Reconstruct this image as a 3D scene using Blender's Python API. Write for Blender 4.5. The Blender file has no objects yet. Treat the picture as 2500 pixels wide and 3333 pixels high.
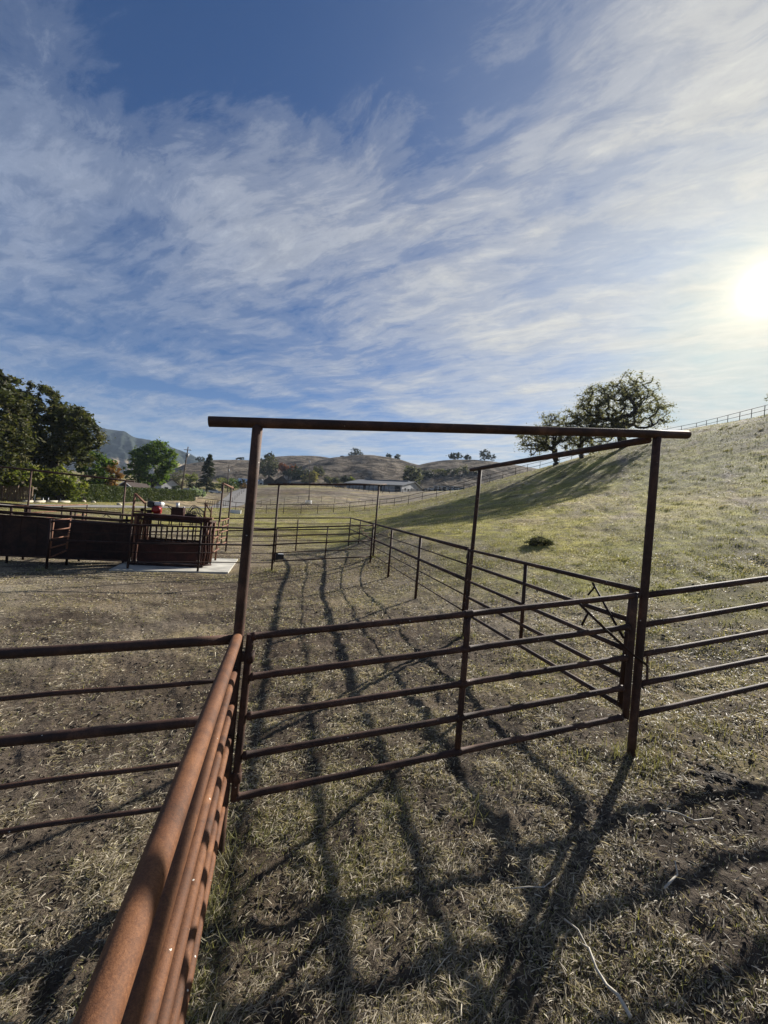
import bpy, math, random
import numpy as np
from mathutils import Vector
random.seed(7); RNG = np.random.default_rng(11)
scene = bpy.context.scene
COL = scene.collection
PI = math.pi

# ------------------------------------------------------------------ camera
ROLL = math.atan(0.0850); PITCH = math.radians(0.458); EYE = np.array([0.0, 0.0, 2.79]); FPX = 1250.0
_c, _s = math.cos(ROLL), math.sin(ROLL)
FWD = np.array([0, math.cos(PITCH), math.sin(PITCH)])
_u0 = np.array([0, -math.sin(PITCH), math.cos(PITCH)]); _r0 = np.array([1.0, 0, 0])
CX = _c * _r0 + _s * _u0; CY = -_s * _r0 + _c * _u0

def ray(px, py):
    return FWD + (px - 1250) / FPX * CX - (py - 1666.5) / FPX * CY
def W(px, py, Y):                      # photo pixel + real distance -> world point
    d = ray(px, py); return EYE + d * (Y / d[1])
def PL(plane, px, py):                 # pixel -> point on a vertical plane (x0,y0,dx,dy)
    x0, y0, dx, dy = plane
    d = ray(px, py); n = np.array([-dy, dx])
    t = (n[0] * x0 + n[1] * y0) / (n[0] * d[0] + n[1] * d[1])
    return EYE + d * t
cam = bpy.data.cameras.new("camera"); cam.sensor_fit = 'HORIZONTAL'; cam.sensor_width = 36; cam.lens = 18
cam.clip_start = 0.05; cam.clip_end = 8000
camo = bpy.data.objects.new("camera", cam); COL.objects.link(camo)
from mathutils import Matrix
camo.matrix_world = Matrix(((CX[0], CY[0], -FWD[0], EYE[0]), (CX[1], CY[1], -FWD[1], EYE[1]), (CX[2], CY[2], -FWD[2], EYE[2]), (0, 0, 0, 1)))
scene.camera = camo

# ------------------------------------------------------------------ fence planes
Lp = W(711, 2780, 3.04); Rp = W(2054, 2455, 3.89); Mp = W(1509, 2075, 7.72)
def pl(a, b):
    d = np.array([b[0] - a[0], b[1] - a[1]]); d /= np.linalg.norm(d); return (a[0], a[1], d[0], d[1])
PG = pl(Lp, Rp)
PS = pl(Rp, Mp)
PN = (Lp[0], Lp[1], 0.256, -0.9667)
FLp = W(884, 1859, 15.1); P1 = W(150, 1855, 13.2)
PF = pl(P1, FLp)
FRp = PL(PS, 1214, 1813); Cp = PL(PS, 1133.4, 1780.5)
PB = (Cp[0], Cp[1], PF[2], PF[3])
DF = np.array([PF[2], PF[3], 0.0]); DP = np.array([-PF[3], PF[2], 0.0])

# ------------------------------------------------------------------ terrain
ring = [(707, 1656, 57), (766, 1664, 56.5), (815, 1668, 56), (866, 1671.6, 56), (922, 1671.6, 56), (979, 1671.6, 56), (1033, 1671, 56.5), (1085, 1669, 57), (1137, 1664.6, 57.5), (1186.8, 1659, 58),
        (1235, 1654, 58.5), (1282.5, 1648.6, 59), (1329, 1640, 60), (1373.7, 1629, 61), (1420, 1619.6, 62.5), (1465, 1606, 64), (1509, 1594, 64.5), (1552, 1581.5, 65), (1594, 1570, 65.5),
        (1636, 1558.5, 66), (1677, 1547, 66.5), (1716, 1536, 67.5), (1757, 1526, 69)]
crest = [(1820, 1508, 71), (1900, 1484, 72.5), (1985, 1462, 73.5), (2075, 1440, 74), (2170, 1418, 73.5), (2266, 1399.6, 71.4), (2333.6, 1384.4, 66.6), (2407, 1368.7, 58.6), (2488, 1351, 52.6), (2590, 1325, 46.5)]
ctrl = [(711, 2780, 3.04), (2054, 2455, 3.89), (1509, 2075, 7.72), (884, 1859, 15.1), (150, 1855, 13.2), (414, 1856, 13.8), (643, 1864, 14.4)]
CT = [tuple(W(*c)) for c in ctrl] + [tuple(FRp), tuple(Cp), tuple(PL(PS, 1352, 1948.6)), tuple(PL(PS, 1263, 1879))]
CT += [tuple(W(*c)) for c in ring[::2]] + [tuple(W(*c)) for c in crest]
OAKB = [(2028.6, 1458, 60), (1809, 1513, 62), (1876, 1498, 61)]
CT += [tuple(W(*c)) for c in OAKB]
CT += [tuple(W(*c)) for c in [(256, 1633, 56), (440, 1632, 74), (625, 1629, 100), (795, 1592, 160), (740, 1602, 170), (528, 1600, 150), (1135, 1588, 200), (1306, 1600, 200), (1374, 1598, 212), (870, 1578, 220), (1006, 1634, 75), (589, 1603, 105), (60, 1634, 48), (1000, 1592, 150), (1150, 1612, 120), (890, 1612, 120)]]
CT += [(0.2, 22, 1.9), (12, 12, 2.5), (20, 20, 5.2), (30, 30, 9.7), (40, 41, 15.4), (45, 47, 18.3), (10, 40, 4.6), (20, 45, 8.0), (4.7, 4.6, 0.78), (8, 6, 1.35), (6, 20, 2.5), (14, 30, 5.0), (34, 52, 14.6),
       (-4, 2, -.05), (-3, -1, 0.02), (0, 0, .16), (0.9, 1.5, .2), (2.4, 1, .42), (5, 1, .85), (0, -8, .2), (-12, -8, 0), (14, -4, 2.6), (-14, 6, 0), (-25, 20, .25), (-28, 34, .75), (-18, 30, .8), (-10, 40, 1.25),
       (40, 10, 11), (60, 30, 20), (70, 70, 25), (62, 100, 22), (35, 100, 16), (100, 60, 31), (100, 120, 28), (0, 90, 5.4), (18, 90, 10), (-60, 40, .9), (-90, 60, 2), (-150, 100, 5), (-60, 0, 0), (40, -40, 8), (-40, -50, 0),
       (0, 300, 22), (-150, 300, 18), (120, 260, 24), (200, 200, 30), (-300, 200, 12), (0, 500, 26), (400, 400, 34), (-400, 500, 24), (0, 1000, 30), (-1000, 1000, 30), (1000, 1000, 40), (1000, 0, 40), (-1000, 0, 10), (0, -300, 2), (500, -500, 20), (-500, -500, 2),
       (0, 2500, 30), (2500, 2500, 40), (-2500, 2500, 30), (2500, -2500, 20), (-2500, -2500, 5), (2500, 0, 40), (-2500, 0, 15), (0, -2500, 5)]
CT += [(-10.6, 12.6, .02), (-5.9, 14.0, .03), (-6.3, 17.0, .05), (-9, 16, .02), (-6, 15.4, .03)]
CT = np.array(CT)
def _tps(r2): return 0.5 * r2 * np.log(np.maximum(r2, 1e-9))
def _warp(x, y):                       # compress distance so that far anchors do not disturb the near fit
    r = np.sqrt(x * x + y * y) + 1e-9; k = np.log1p(r / 12.0) / r
    return x * k, y * k
_cx, _cy = _warp(CT[:, 0], CT[:, 1]); _n = len(CT)
_K = _tps((_cx[:, None] - _cx[None]) ** 2 + (_cy[:, None] - _cy[None]) ** 2) + np.eye(_n) * 2e-4
_Pm = np.stack([np.ones(_n), _cx, _cy], 1)
_A = np.block([[_K, _Pm], [_Pm.T, np.zeros((3, 3))]])
_w = np.linalg.solve(_A, np.concatenate([CT[:, 2], np.zeros(3)]))
def T(x, y):
    x = np.atleast_1d(np.asarray(x, float)); y = np.atleast_1d(np.asarray(y, float))
    out = np.empty(x.shape); xf, yf = x.ravel(), y.ravel(); of = out.ravel()
    for i in range(0, len(xf), 40000):
        a, b = _warp(xf[i:i + 40000], yf[i:i + 40000])
        k = _tps((a[:, None] - _cx) ** 2 + (b[:, None] - _cy) ** 2)
        of[i:i + 40000] = k @ _w[:_n] + _w[_n] + _w[_n + 1] * a + _w[_n + 2] * b
    return of.reshape(x.shape)
def Tz(x, y): return float(T(x, y)[0])
def G(px, py, tmax=400):               # pixel -> where its line of sight meets the ground
    d = ray(px, py); t = np.concatenate([np.linspace(.5, 60, 3000), np.linspace(60, tmax, 3000)])
    p = EYE + d * t[:, None]; below = p[:, 2] < T(p[:, 0], p[:, 1])
    i = int(np.argmax(below)) if below.any() else len(t) - 1
    q = p[i]; return np.array([q[0], q[1], Tz(q[0], q[1])])

# ------------------------------------------------------------------ noise
def _hash(ix, iy, seed):
    h = (ix.astype(np.int64) * 374761393 + iy.astype(np.int64) * 668265263 + seed * 974634749) & 0xffffffff
    h = ((h ^ (h >> 13)) * 1274126177) & 0xffffffff
    return ((h ^ (h >> 16)) & 0xffff) / 65535.0
def vnoise(x, y, seed=0):
    ix, iy = np.floor(x), np.floor(y); fx, fy = x - ix, y - iy
    ix = ix.astype(np.int64); iy = iy.astype(np.int64)
    u = fx * fx * (3 - 2 * fx); v = fy * fy * (3 - 2 * fy)
    a, b, c, d = _hash(ix, iy, seed), _hash(ix + 1, iy, seed), _hash(ix, iy + 1, seed), _hash(ix + 1, iy + 1, seed)
    return (a + (b - a) * u + (c - a) * v + (a - b - c + d) * u * v) * 2 - 1
def fbm(x, y, seed=0, o=3):
    s = 0; a = 1; t = 0
    for i in range(o):
        s = s + a * vnoise(x * 2 ** i, y * 2 ** i, seed + i * 17); t += a; a *= .5
    return s / t
def sm(x, a, b):
    t = np.clip((x - a) / (b - a), 0, 1); return t * t * (3 - 2 * t)

# ------------------------------------------------------------------ material helpers
def mat(name):
    m = bpy.data.materials.new(name); m.use_nodes = True
    nt = m.node_tree; nt.nodes.clear()
    return m, nt
def N(nt, typ, **kw):
    n = nt.nodes.new(typ)
    for k, v in kw.items():
        if k.startswith('i_'):
            key = k[2:]; key = int(key) if key.isdigit() else key.replace('_', ' ')
            n.inputs[key].default_value = v
        else: setattr(n, k, v)
    return n
def L(nt, a, b): nt.links.new(a, b)
def ramp(nt, fac, stops, interp='LINEAR'):
    n = nt.nodes.new('ShaderNodeValToRGB'); cr = n.color_ramp; cr.interpolation = interp
    while len(cr.elements) < len(stops): cr.elements.new(0.5)
    for e, (p, c) in zip(cr.elements, stops):
        e.position = p; e.color = (c[0], c[1], c[2], 1) if not isinstance(c, (int, float)) else (c, c, c, 1)
    if fac is not None: L(nt, fac, n.inputs[0])
    return n.outputs[0]
def noise(nt, vec, scale, detail=4, rough=.55, dist=0.0):
    n = N(nt, 'ShaderNodeTexNoise'); n.inputs['Scale'].default_value = scale; n.inputs['Detail'].default_value = detail
    n.inputs['Roughness'].default_value = rough; n.inputs['Distortion'].default_value = dist
    L(nt, vec, n.inputs['Vector']); return n.outputs['Fac']
def mixc(nt, fac, a, b, mode='MIX'):
    n = N(nt, 'ShaderNodeMix', data_type='RGBA', blend_type=mode)
    for sock, v in ((n.inputs['Factor'], fac), (n.inputs['A'], a), (n.inputs['B'], b)):
        if sock.type == 'RGBA' and sock.name == 'Factor': continue
    fi = [s for s in n.inputs if s.name == 'Factor' and s.type == 'VALUE'][0]
    ai = [s for s in n.inputs if s.name == 'A' and s.type == 'RGBA'][0]
    bi = [s for s in n.inputs if s.name == 'B' and s.type == 'RGBA'][0]
    for s, v in ((fi, fac), (ai, a), (bi, b)):
        if isinstance(v, (int, float)): s.default_value = v
        elif isinstance(v, tuple): s.default_value = (v[0], v[1], v[2], 1)
        else: L(nt, v, s)
    return [o for o in n.outputs if o.type == 'RGBA'][0]
def math_(nt, op, a, b=None, clamp=False):
    n = N(nt, 'ShaderNodeMath', operation=op); n.use_clamp = clamp
    for i, v in enumerate((a, b)):
        if v is None: continue
        if isinstance(v, (int, float)): n.inputs[i].default_value = v
        else: L(nt, v, n.inputs[i])
    return n.outputs[0]
def geo_pos(nt): return N(nt, 'ShaderNodeNewGeometry').outputs['Position']
def mapping(nt, vec, scale=(1, 1, 1), rot=(0, 0, 0), loc=(0, 0, 0)):
    n = N(nt, 'ShaderNodeMapping'); n.inputs['Scale'].default_value = scale; n.inputs['Rotation'].default_value = rot; n.inputs['Location'].default_value = loc
    L(nt, vec, n.inputs['Vector']); return n.outputs[0]
def finish(nt, col, rough=.8, bump=None, bstr=.4, bdist=.01, metal=0.0, spec=.5, transl=None, tcol=None):
    p = N(nt, 'ShaderNodeBsdfPrincipled'); o = N(nt, 'ShaderNodeOutputMaterial')
    if isinstance(col, tuple): p.inputs['Base Color'].default_value = (*col, 1)
    else: L(nt, col, p.inputs['Base Color'])
    if isinstance(rough, (int, float)): p.inputs['Roughness'].default_value = rough
    else: L(nt, rough, p.inputs['Roughness'])
    p.inputs['Metallic'].default_value = metal; p.inputs['Specular IOR Level'].default_value = spec
    if bump is not None:
        b = N(nt, 'ShaderNodeBump'); b.inputs['Strength'].default_value = bstr; b.inputs['Distance'].default_value = bdist
        L(nt, bump, b.inputs['Height']); L(nt, b.outputs[0], p.inputs['Normal'])
    if transl:
        t = N(nt, 'ShaderNodeBsdfTranslucent'); tc = tcol if tcol is not None else col
        if isinstance(tc, tuple): t.inputs['Color'].default_value = (*tc, 1)
        else: L(nt, tc, t.inputs['Color'])
        mx = N(nt, 'ShaderNodeMixShader'); mx.inputs[0].default_value = transl
        L(nt, p.outputs[0], mx.inputs[1]); L(nt, t.outputs[0], mx.inputs[2]); L(nt, mx.outputs[0], o.inputs['Surface'])
    else: L(nt, p.outputs[0], o.inputs['Surface'])
    return p

def rust(name, dark, mid, light, fleck=.0, rough=.72, sc=1.0, spec=.35):
    m, nt = mat(name); v = geo_pos(nt)
    n1 = noise(nt, v, 3.2 * sc, 8, .68, .6); n2 = noise(nt, v, 150 * sc, 5, .72); n3 = noise(nt, v, 520 * sc, 2, .6)
    f = math_(nt, 'ADD', math_(nt, 'MULTIPLY', n1, .68), math_(nt, 'MULTIPLY', n2, .32))
    c = ramp(nt, f, [(.34, dark), (.5, mid), (.66, light)])
    pit = ramp(nt, noise(nt, v, 21 * sc, 7, .75, 1.0), [(.32, .3), (.47, 1.0)])
    c = mixc(nt, .55, c, pit, 'MULTIPLY')
    spk = ramp(nt, n3, [(.3, .72), (.7, 1.25)])
    c = mixc(nt, .7, c, spk, 'MULTIPLY')
    if fleck:
        w = N(nt, 'ShaderNodeTexVoronoi'); w.inputs['Scale'].default_value = 16; L(nt, v, w.inputs['Vector'])
        w2 = noise(nt, v, 9, 2)
        a = math_(nt, 'MULTIPLY', math_(nt, 'LESS_THAN', w.outputs['Distance'], .085), math_(nt, 'GREATER_THAN', w2, .58))
        c = mixc(nt, math_(nt, 'MULTIPLY', a, fleck), c, (.62, .58, .5))
    finish(nt, c, rough, math_(nt, 'ADD', n2, math_(nt, 'MULTIPLY', n3, .5)), .35, .004, spec=spec)
    return m
M_RUST = rust('rusty_pipe', (.014, .008, .006), (.052, .025, .016), (.14, .07, .043), fleck=.9)  # pipe rust darkened and greyed, backlit shade put into its colour
M_RUSTN = rust('sunlit_rusty_pipe', (.032, .013, .006), (.112, .043, .016), (.235, .102, .040), fleck=.9)  # same pipe rust, warmed and brightened to paint in sunlight on the near rails
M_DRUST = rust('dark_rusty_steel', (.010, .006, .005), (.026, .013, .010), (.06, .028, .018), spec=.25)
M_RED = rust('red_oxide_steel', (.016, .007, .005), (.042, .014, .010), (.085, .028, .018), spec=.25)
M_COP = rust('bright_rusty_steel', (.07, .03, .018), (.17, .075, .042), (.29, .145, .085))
def plain(name, col, rough=.6, var=.25, sc=8, spec=.4, metal=0.0, bstr=.2):
    m, nt = mat(name); v = geo_pos(nt); n1 = noise(nt, v, sc, 5, .6)
    r = ramp(nt, n1, [(.25, 1 - var), (.75, 1 + var * .5)])
    finish(nt, mixc(nt, 1.0, col, r, 'MULTIPLY'), rough, n1, bstr, .01, spec=spec, metal=metal)
    return m
M_BLK = plain('black_rubber', (.012, .012, .013), .5)
M_BLKP = plain('black_plastic', (.018, .018, .02), .4)
M_REDP = plain('red_engine_paint', (.26, .012, .014), .4)
M_WHP = plain('white_paint', (.72, .72, .7), .5, .15)
M_WALL = plain('white_wall', (.5, .5, .49), .85, .3, .6, spec=.2)
M_WOOD = plain('weathered_wood', (.16, .11, .075), .85, .5, 6)
M_DWOOD = plain('dark_brown_boards', (.035, .021, .015), .85, .4, 2)
M_POLE = plain('creosote_pole', (.075, .055, .042), .9, .4, 5)
M_ROOFG = plain('pale_metal_roof', (.20, .205, .21), .9, .2, 1, spec=.1)
M_ROOFB = plain('bluish_metal_roof', (.42, .5, .6), .45, .12, .6)
M_ROOFD = plain('dark_shingle_roof', (.045, .03, .024), .9, .4, 3)
M_DARK = plain('dark_opening', (.012, .014, .018), .8)
M_BFEN = plain('dark_fence_paint', (.028, .022, .02), .7)
M_CONC = plain('pale_concrete', (.50, .48, .42), .85, .5, 1.3)
M_GLASS = plain('dark_window_glass', (.02, .025, .03), .08, .1)
M_STONE = plain('pale_stone_kerb', (.5, .45, .35), .9, .3, 6)
M_TANK = plain('galvanised_trough', (.4, .41, .42), .5, .2, 4, metal=.3)
M_CAR = plain('dark_car_paint', (.02, .024, .03), .25, .05)
M_BARK = plain('oak_bark', (.06, .045, .035), .95, .5, 12, bstr=.6)
def leafmat(name, stops, transl=.45, tgain=1.9):
    m, nt = mat(name); a = N(nt, 'ShaderNodeAttribute', attribute_name='tint')
    c = ramp(nt, a.outputs['Fac'], stops)
    tc = mixc(nt, 1.0, c, (tgain, tgain * 1.05, tgain * .55), 'MULTIPLY')
    finish(nt, c, .6, spec=.25, transl=transl, tcol=tc)
    return m
M_LOAK = leafmat('live_oak_leaves', [(0, (.022, .03, .011)), (.5, (.048, .054, .02)), (.8, (.098, .092, .032)), (1, (.17, .145, .06))], .38, 1.5)
M_LOAKR = leafmat('autumn_oak_leaves', [(0, (.06, .06, .045)), (.5, (.125, .12, .085)), (.88, (.18, .16, .105)), (1, (.21, .145, .09))], .55, 1.7)
M_LYEL = leafmat('yellow_green_leaves', [(0, (.035, .045, .01)), (.5, (.1, .12, .025)), (1, (.22, .2, .05))])
M_LGRN = leafmat('fresh_green_leaves', [(0, (.018, .035, .008)), (.5, (.06, .1, .02)), (1, (.15, .19, .04))])
M_LORG = leafmat('orange_autumn_leaves', [(0, (.07, .035, .012)), (.5, (.17, .08, .022)), (1, (.28, .17, .05))], .35, 1.4)
M_LRED = leafmat('red_autumn_leaves', [(0, (.06, .025, .02)), (.5, (.13, .045, .03)), (1, (.2, .09, .06))])
M_LCON = leafmat('conifer_needles', [(0, (.012, .018, .01)), (.6, (.035, .042, .018)), (1, (.075, .08, .03))], .2)
M_LPAL = leafmat('pale_grey_green_leaves', [(0, (.08, .11, .08)), (.5, (.2, .24, .19)), (1, (.34, .38, .32))])
M_LHED = leafmat('hedge_leaves', [(0, (.018, .03, .008)), (.5, (.045, .062, .018)), (1, (.11, .12, .04))], .3, 1.4)
M_LBSH = leafmat('grey_bush_leaves', [(0, (.11, .11, .08)), (.5, (.2, .195, .14)), (1, (.31, .29, .21))])
M_LGRY = leafmat('grey_green_leaves', [(0, (.03, .032, .022)), (.5, (.065, .066, .045)), (1, (.11, .105, .07))])
M_LWIL = leafmat('pale_yellow_leaves', [(0, (.09, .08, .03)), (.5, (.18, .155, .07)), (1, (.3, .26, .13))])

# ------------------------------------------------------------------ object helpers
def tag(o, label=None, cat=None, group=None, kind=None):
    if label: o['label'] = label
    if cat: o['category'] = cat
    if group: o['group'] = group
    if kind: o['kind'] = kind
    return o
def thing(name, label, cat, loc, group=None):
    o = bpy.data.objects.new(name, None); COL.objects.link(o); o.location = tuple(float(q) for q in loc); o.empty_display_size = .2
    return tag(o, label, cat, group)
def origin(o):
    v = np.zeros(3)
    while o is not None: v = v + np.array(o.location); o = o.parent
    return v
class MB:
    def __init__(s): s.v = []; s.f = []; s.sm = []
    def add(s, V, F, smooth):
        b = len(s.v); s.v += [tuple(map(float, q)) for q in V]; s.f += [tuple(i + b for i in q) for q in F]
        s.sm += (smooth if isinstance(smooth, list) else [smooth] * len(F)); return s
    def tube(s, pts, r, n=14, cap=True):
        pts = [np.asarray(p, float) for p in pts]; k = len(pts)
        rs = r if isinstance(r, (list, tuple)) else [r] * k
        V = []; up = None
        for i, p in enumerate(pts):
            d = pts[min(i + 1, k - 1)] - pts[max(i - 1, 0)]; d = d / (np.linalg.norm(d) + 1e-12)
            if up is None:
                h = np.array([0, 0, 1.0]) if abs(d[2]) < .9 else np.array([1.0, 0, 0]); up = np.cross(h, d)
            up = up - d * np.dot(up, d); up /= np.linalg.norm(up) + 1e-12; w = np.cross(d, up)
            for j in range(n):
                a = 2 * PI * j / n; V.append(p + rs[i] * (math.cos(a) * up + math.sin(a) * w))
        F = []; S = []
        for i in range(k - 1):
            for j in range(n):
                F.append((i * n + j, i * n + (j + 1) % n, (i + 1) * n + (j + 1) % n, (i + 1) * n + j)); S.append(True)
        if cap:
            F.append(tuple(range(n - 1, -1, -1))); S.append(False); F.append(tuple((k - 1) * n + j for j in range(n))); S.append(False)
        return s.add(V, F, S)
    def box(s, c, size, ax=None, bev=0.0):
        c = np.asarray(c, float); ax = ax if ax is not None else np.eye(3); h = np.asarray(size, float) / 2
        if bev <= 0:
            V = [c + ax[0] * h[0] * x + ax[1] * h[1] * y + ax[2] * h[2] * z for z in (-1, 1) for x, y in ((-1, -1), (1, -1), (1, 1), (-1, 1))]
            return s.add(V, [(3, 2, 1, 0), (4, 5, 6, 7), (0, 1, 5, 4), (1, 2, 6, 5), (2, 3, 7, 6), (3, 0, 4, 7)], False)
        b = min(bev, min(h) * .9); V = []
        lay = [(-h[2], b), (-h[2] + b, 0), (h[2] - b, 0), (h[2], b)]
        for z, ins in lay:
            X, Y = h[0] - ins, h[1] - ins
            for x, y in ((-X + b, -Y), (X - b, -Y), (X, -Y + b), (X, Y - b), (X - b, Y), (-X + b, Y), (-X, Y - b), (-X, -Y + b)):
                V.append(c + ax[0] * x + ax[1] * y + ax[2] * z)
        F = [tuple(range(7, -1, -1)), tuple(range(24, 32))]
        for i in range(3):
            for j in range(8): F.append((i * 8 + j, i * 8 + (j + 1) % 8, (i + 1) * 8 + (j + 1) % 8, (i + 1) * 8 + j))
        return s.add(V, F, False)
    def prism(s, poly, d):                        # polygon (list of 3D points) swept along d
        n = len(poly); V = [np.asarray(p, float) for p in poly] + [np.asarray(p, float) + d for p in poly]
        F = [tuple(range(n - 1, -1, -1)), tuple(range(n, 2 * n))] + [(i, (i + 1) % n, n + (i + 1) % n, n + i) for i in range(n)]
        return s.add(V, F, False)
    def ball(s, c, r, nu=14, nv=9, jit=0, seed=0):
        c = np.asarray(c, float); r = np.asarray(r if hasattr(r, '__len__') else (r, r, r), float); V = []; rr = np.random.default_rng(seed)
        for i in range(nv + 1):
            t = PI * i / nv
            for j in range(nu):
                a = 2 * PI * j / nu; k = 1 + jit * (rr.random() - .5)
                V.append(c + r * k * np.array([math.sin(t) * math.cos(a), math.sin(t) * math.sin(a), math.cos(t)]))
        F = [(i * nu + j, (i + 1) * nu + j, (i + 1) * nu + (j + 1) % nu, i * nu + (j + 1) % nu) for i in range(nv) for j in range(nu)]
        return s.add(V, F, True)
    def build(s, name, m, parent=None):
        me = bpy.data.meshes.new(name); o = origin(parent)
        me.from_pydata([(x - o[0], y - o[1], z - o[2]) for x, y, z in s.v], [], s.f)
        me.polygons.foreach_set('use_smooth', s.sm); me.materials.append(m); me.update()
        ob = bpy.data.objects.new(name, me); COL.objects.link(ob); ob.parent = parent
        return ob
def npmesh(name, V, F, m, parent=None, attr=None, smooth=False, org=None):
    V = np.asarray(V, np.float32); F = np.asarray(F, np.int32)
    if org is None: org = origin(parent)
    V = V - np.asarray(org, np.float32)
    me = bpy.data.meshes.new(name); me.vertices.add(len(V)); me.vertices.foreach_set('co', V.ravel())
    me.loops.add(F.size); me.loops.foreach_set('vertex_index', F.ravel())
    me.polygons.add(len(F)); me.polygons.foreach_set('loop_start', np.arange(len(F), dtype=np.int32) * F.shape[1])
    if smooth: me.polygons.foreach_set('use_smooth', np.ones(len(F), bool))
    me.materials.append(m)
    for k, a in (attr or {}).items():
        at = me.attributes.new(k, 'FLOAT', 'POINT'); at.data.foreach_set('value', np.asarray(a, np.float32))
    me.update(calc_edges=True)
    ob = bpy.data.objects.new(name, me); COL.objects.link(ob); ob.parent = parent
    return ob
def pipe(par, name, a, b, r, m=None, n=14, seg=1):
    pts = [np.asarray(a) + (np.asarray(b) - np.asarray(a)) * t for t in np.linspace(0, 1, seg + 1)]
    return MB().tube(pts, r, n).build(name, m or M_RUST, par)
def stretch(a, b, ta=0.0, tb=0.0):                # lengthen a segment by ta / tb metres
    a = np.asarray(a, float); b = np.asarray(b, float); d = (b - a) / np.linalg.norm(b - a)
    return a - d * ta, b + d * tb
# ------------------------------------------------------------------ sun, sky
SUNPX = (2503, 936)
SD = ray(*SUNPX); SD = SD / np.linalg.norm(SD)
SEL = math.asin(SD[2]); SAZ = math.atan2(SD[0], SD[1])
sun = bpy.data.lights.new('sun', 'SUN'); sun.energy = 5.0; sun.angle = math.radians(.53); sun.color = (1, .945, .86)
suno = bpy.data.objects.new('sun', sun); COL.objects.link(suno)
suno.rotation_euler = Vector((-SD[0], -SD[1], -SD[2])).to_track_quat('-Z', 'Y').to_euler(); suno.location = (40, 40, 60)
world = bpy.data.worlds.new('World'); scene.world = world; world.use_nodes = True
nt = world.node_tree; nt.nodes.clear()
sky = N(nt, 'ShaderNodeTexSky', sky_type='NISHITA'); sky.sun_disc = False; sky.sun_elevation = SEL; sky.sun_rotation = SAZ
sky.air_density = 1.0; sky.dust_density = .6; sky.ozone_density = 3.0; sky.altitude = 300
tc = N(nt, 'ShaderNodeTexCoord').outputs['Generated']
sep = N(nt, 'ShaderNodeSeparateXYZ'); L(nt, tc, sep.inputs[0])
zc = math_(nt, 'ADD', math_(nt, 'MAXIMUM', sep.outputs[2], 0.0), .07)
cmb = N(nt, 'ShaderNodeCombineXYZ'); L(nt, math_(nt, 'DIVIDE', sep.outputs[0], zc), cmb.inputs[0]); L(nt, math_(nt, 'DIVIDE', sep.outputs[1], zc), cmb.inputs[1])
P = cmb.outputs[0]
def vm(op, a, b):
    n = N(nt, 'ShaderNodeVectorMath', operation=op)
    for i, q in enumerate((a, b)):
        if isinstance(q, tuple): n.inputs[i].default_value = q
        else: L(nt, q, n.inputs[i])
    return n
def dist2(p0, sx, sy, rot=0.0):                      # soft elliptical blob in the cloud plane
    mp = mapping(nt, vm('SUBTRACT', P, (*p0, 0)).outputs[0], (1, 1, 1), (0, 0, -rot))
    q = vm('MULTIPLY', mp, (1 / sx, 1 / sy, 0)).outputs[0]
    l = vm('DOT_PRODUCT', q, q).outputs['Value']
    return math_(nt, 'POWER', 2.718, math_(nt, 'MULTIPLY', l, -1.0))
nw = N(nt, 'ShaderNodeTexNoise'); nw.inputs['Scale'].default_value = 1.1; nw.inputs['Detail'].default_value = 3; L(nt, P, nw.inputs['Vector'])
wv = vm('MULTIPLY', vm('SUBTRACT', nw.outputs['Color'], (.5, .5, .5)).outputs[0], (.32, .32, 0)).outputs[0]
Pw = vm('ADD', P, wv).outputs[0]
A31 = math.radians(-31)
def streak(vec, along, across, ang, loc=(0, 0, 0)):      # noise space stretched along the wind direction
    n = N(nt, 'ShaderNodeMapping', vector_type='TEXTURE'); n.inputs['Scale'].default_value = (1 / along, 1 / across, 1); n.inputs['Rotation'].default_value = (0, 0, ang); n.inputs['Location'].default_value = loc
    L(nt, vec, n.inputs['Vector']); return n.outputs[0]
nA = noise(nt, streak(Pw, .75, 2.3, A31), 1.7, 11, .61, .10)     # fine wisps
nB = noise(nt, streak(Pw, .5, 2.0, math.radians(33), (3.1, 1.7, 0)), .8, 6, .52, .06)   # broad bands
nC = noise(nt, streak(Pw, 1.5, 3.8, math.radians(-27), (1.2, 4.4, 0)), 3.6, 10, .72, .35)
SDv = (float(SD[0]), float(SD[1]), float(SD[2]))
dt = math_(nt, 'MAXIMUM', vm('DOT_PRODUCT', tc, SDv).outputs['Value'], 0.0)
d3 = math_(nt, 'POWER', dt, 3.0)
low = math_(nt, 'POWER', math_(nt, 'SUBTRACT', 1.0, math_(nt, 'MINIMUM', math_(nt, 'MAXIMUM', sep.outputs[2], 0.0), 1.0)), 5.0)
def ctr(n, k): return math_(nt, 'MULTIPLY', math_(nt, 'SUBTRACT', n, .5), k)
dens = math_(nt, 'ADD', math_(nt, 'ADD', ctr(nA, 1.8), ctr(nB, 1.3)), ctr(nC, .95))
for f, k in ((d3, .26), (low, .34), (dist2((-.20, .70), .50, .36), -.40), (dist2((-1.45, 2.80), 1.0, .13, math.radians(18.5)), -.62), (dist2((-1.0, 1.05), .5, .17, math.radians(-12)), .26),
             (dist2((-.36, 1.18), .5, .18, math.radians(-28)), .26), (dist2((-1.6, 2.30), 1.25, .12, math.radians(20)), .30), (dist2((-1.5, 3.75), 1.6, .4, math.radians(18)), .26), (dist2((.35, .98), .45, .28, math.radians(-31)), .10)):
    dens = math_(nt, 'ADD', dens, math_(nt, 'MULTIPLY', f, k))
cov = ramp(nt, math_(nt, 'ADD', dens, .35), [(.10, .0), (.34, .20), (.56, .46), (.80, .74), (1.05, .92)], 'EASE')
veil = math_(nt, 'ADD', math_(nt, 'MULTIPLY', math_(nt, 'POWER', dt, 6.0), .5), math_(nt, 'MULTIPLY', low, .34), True)
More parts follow.
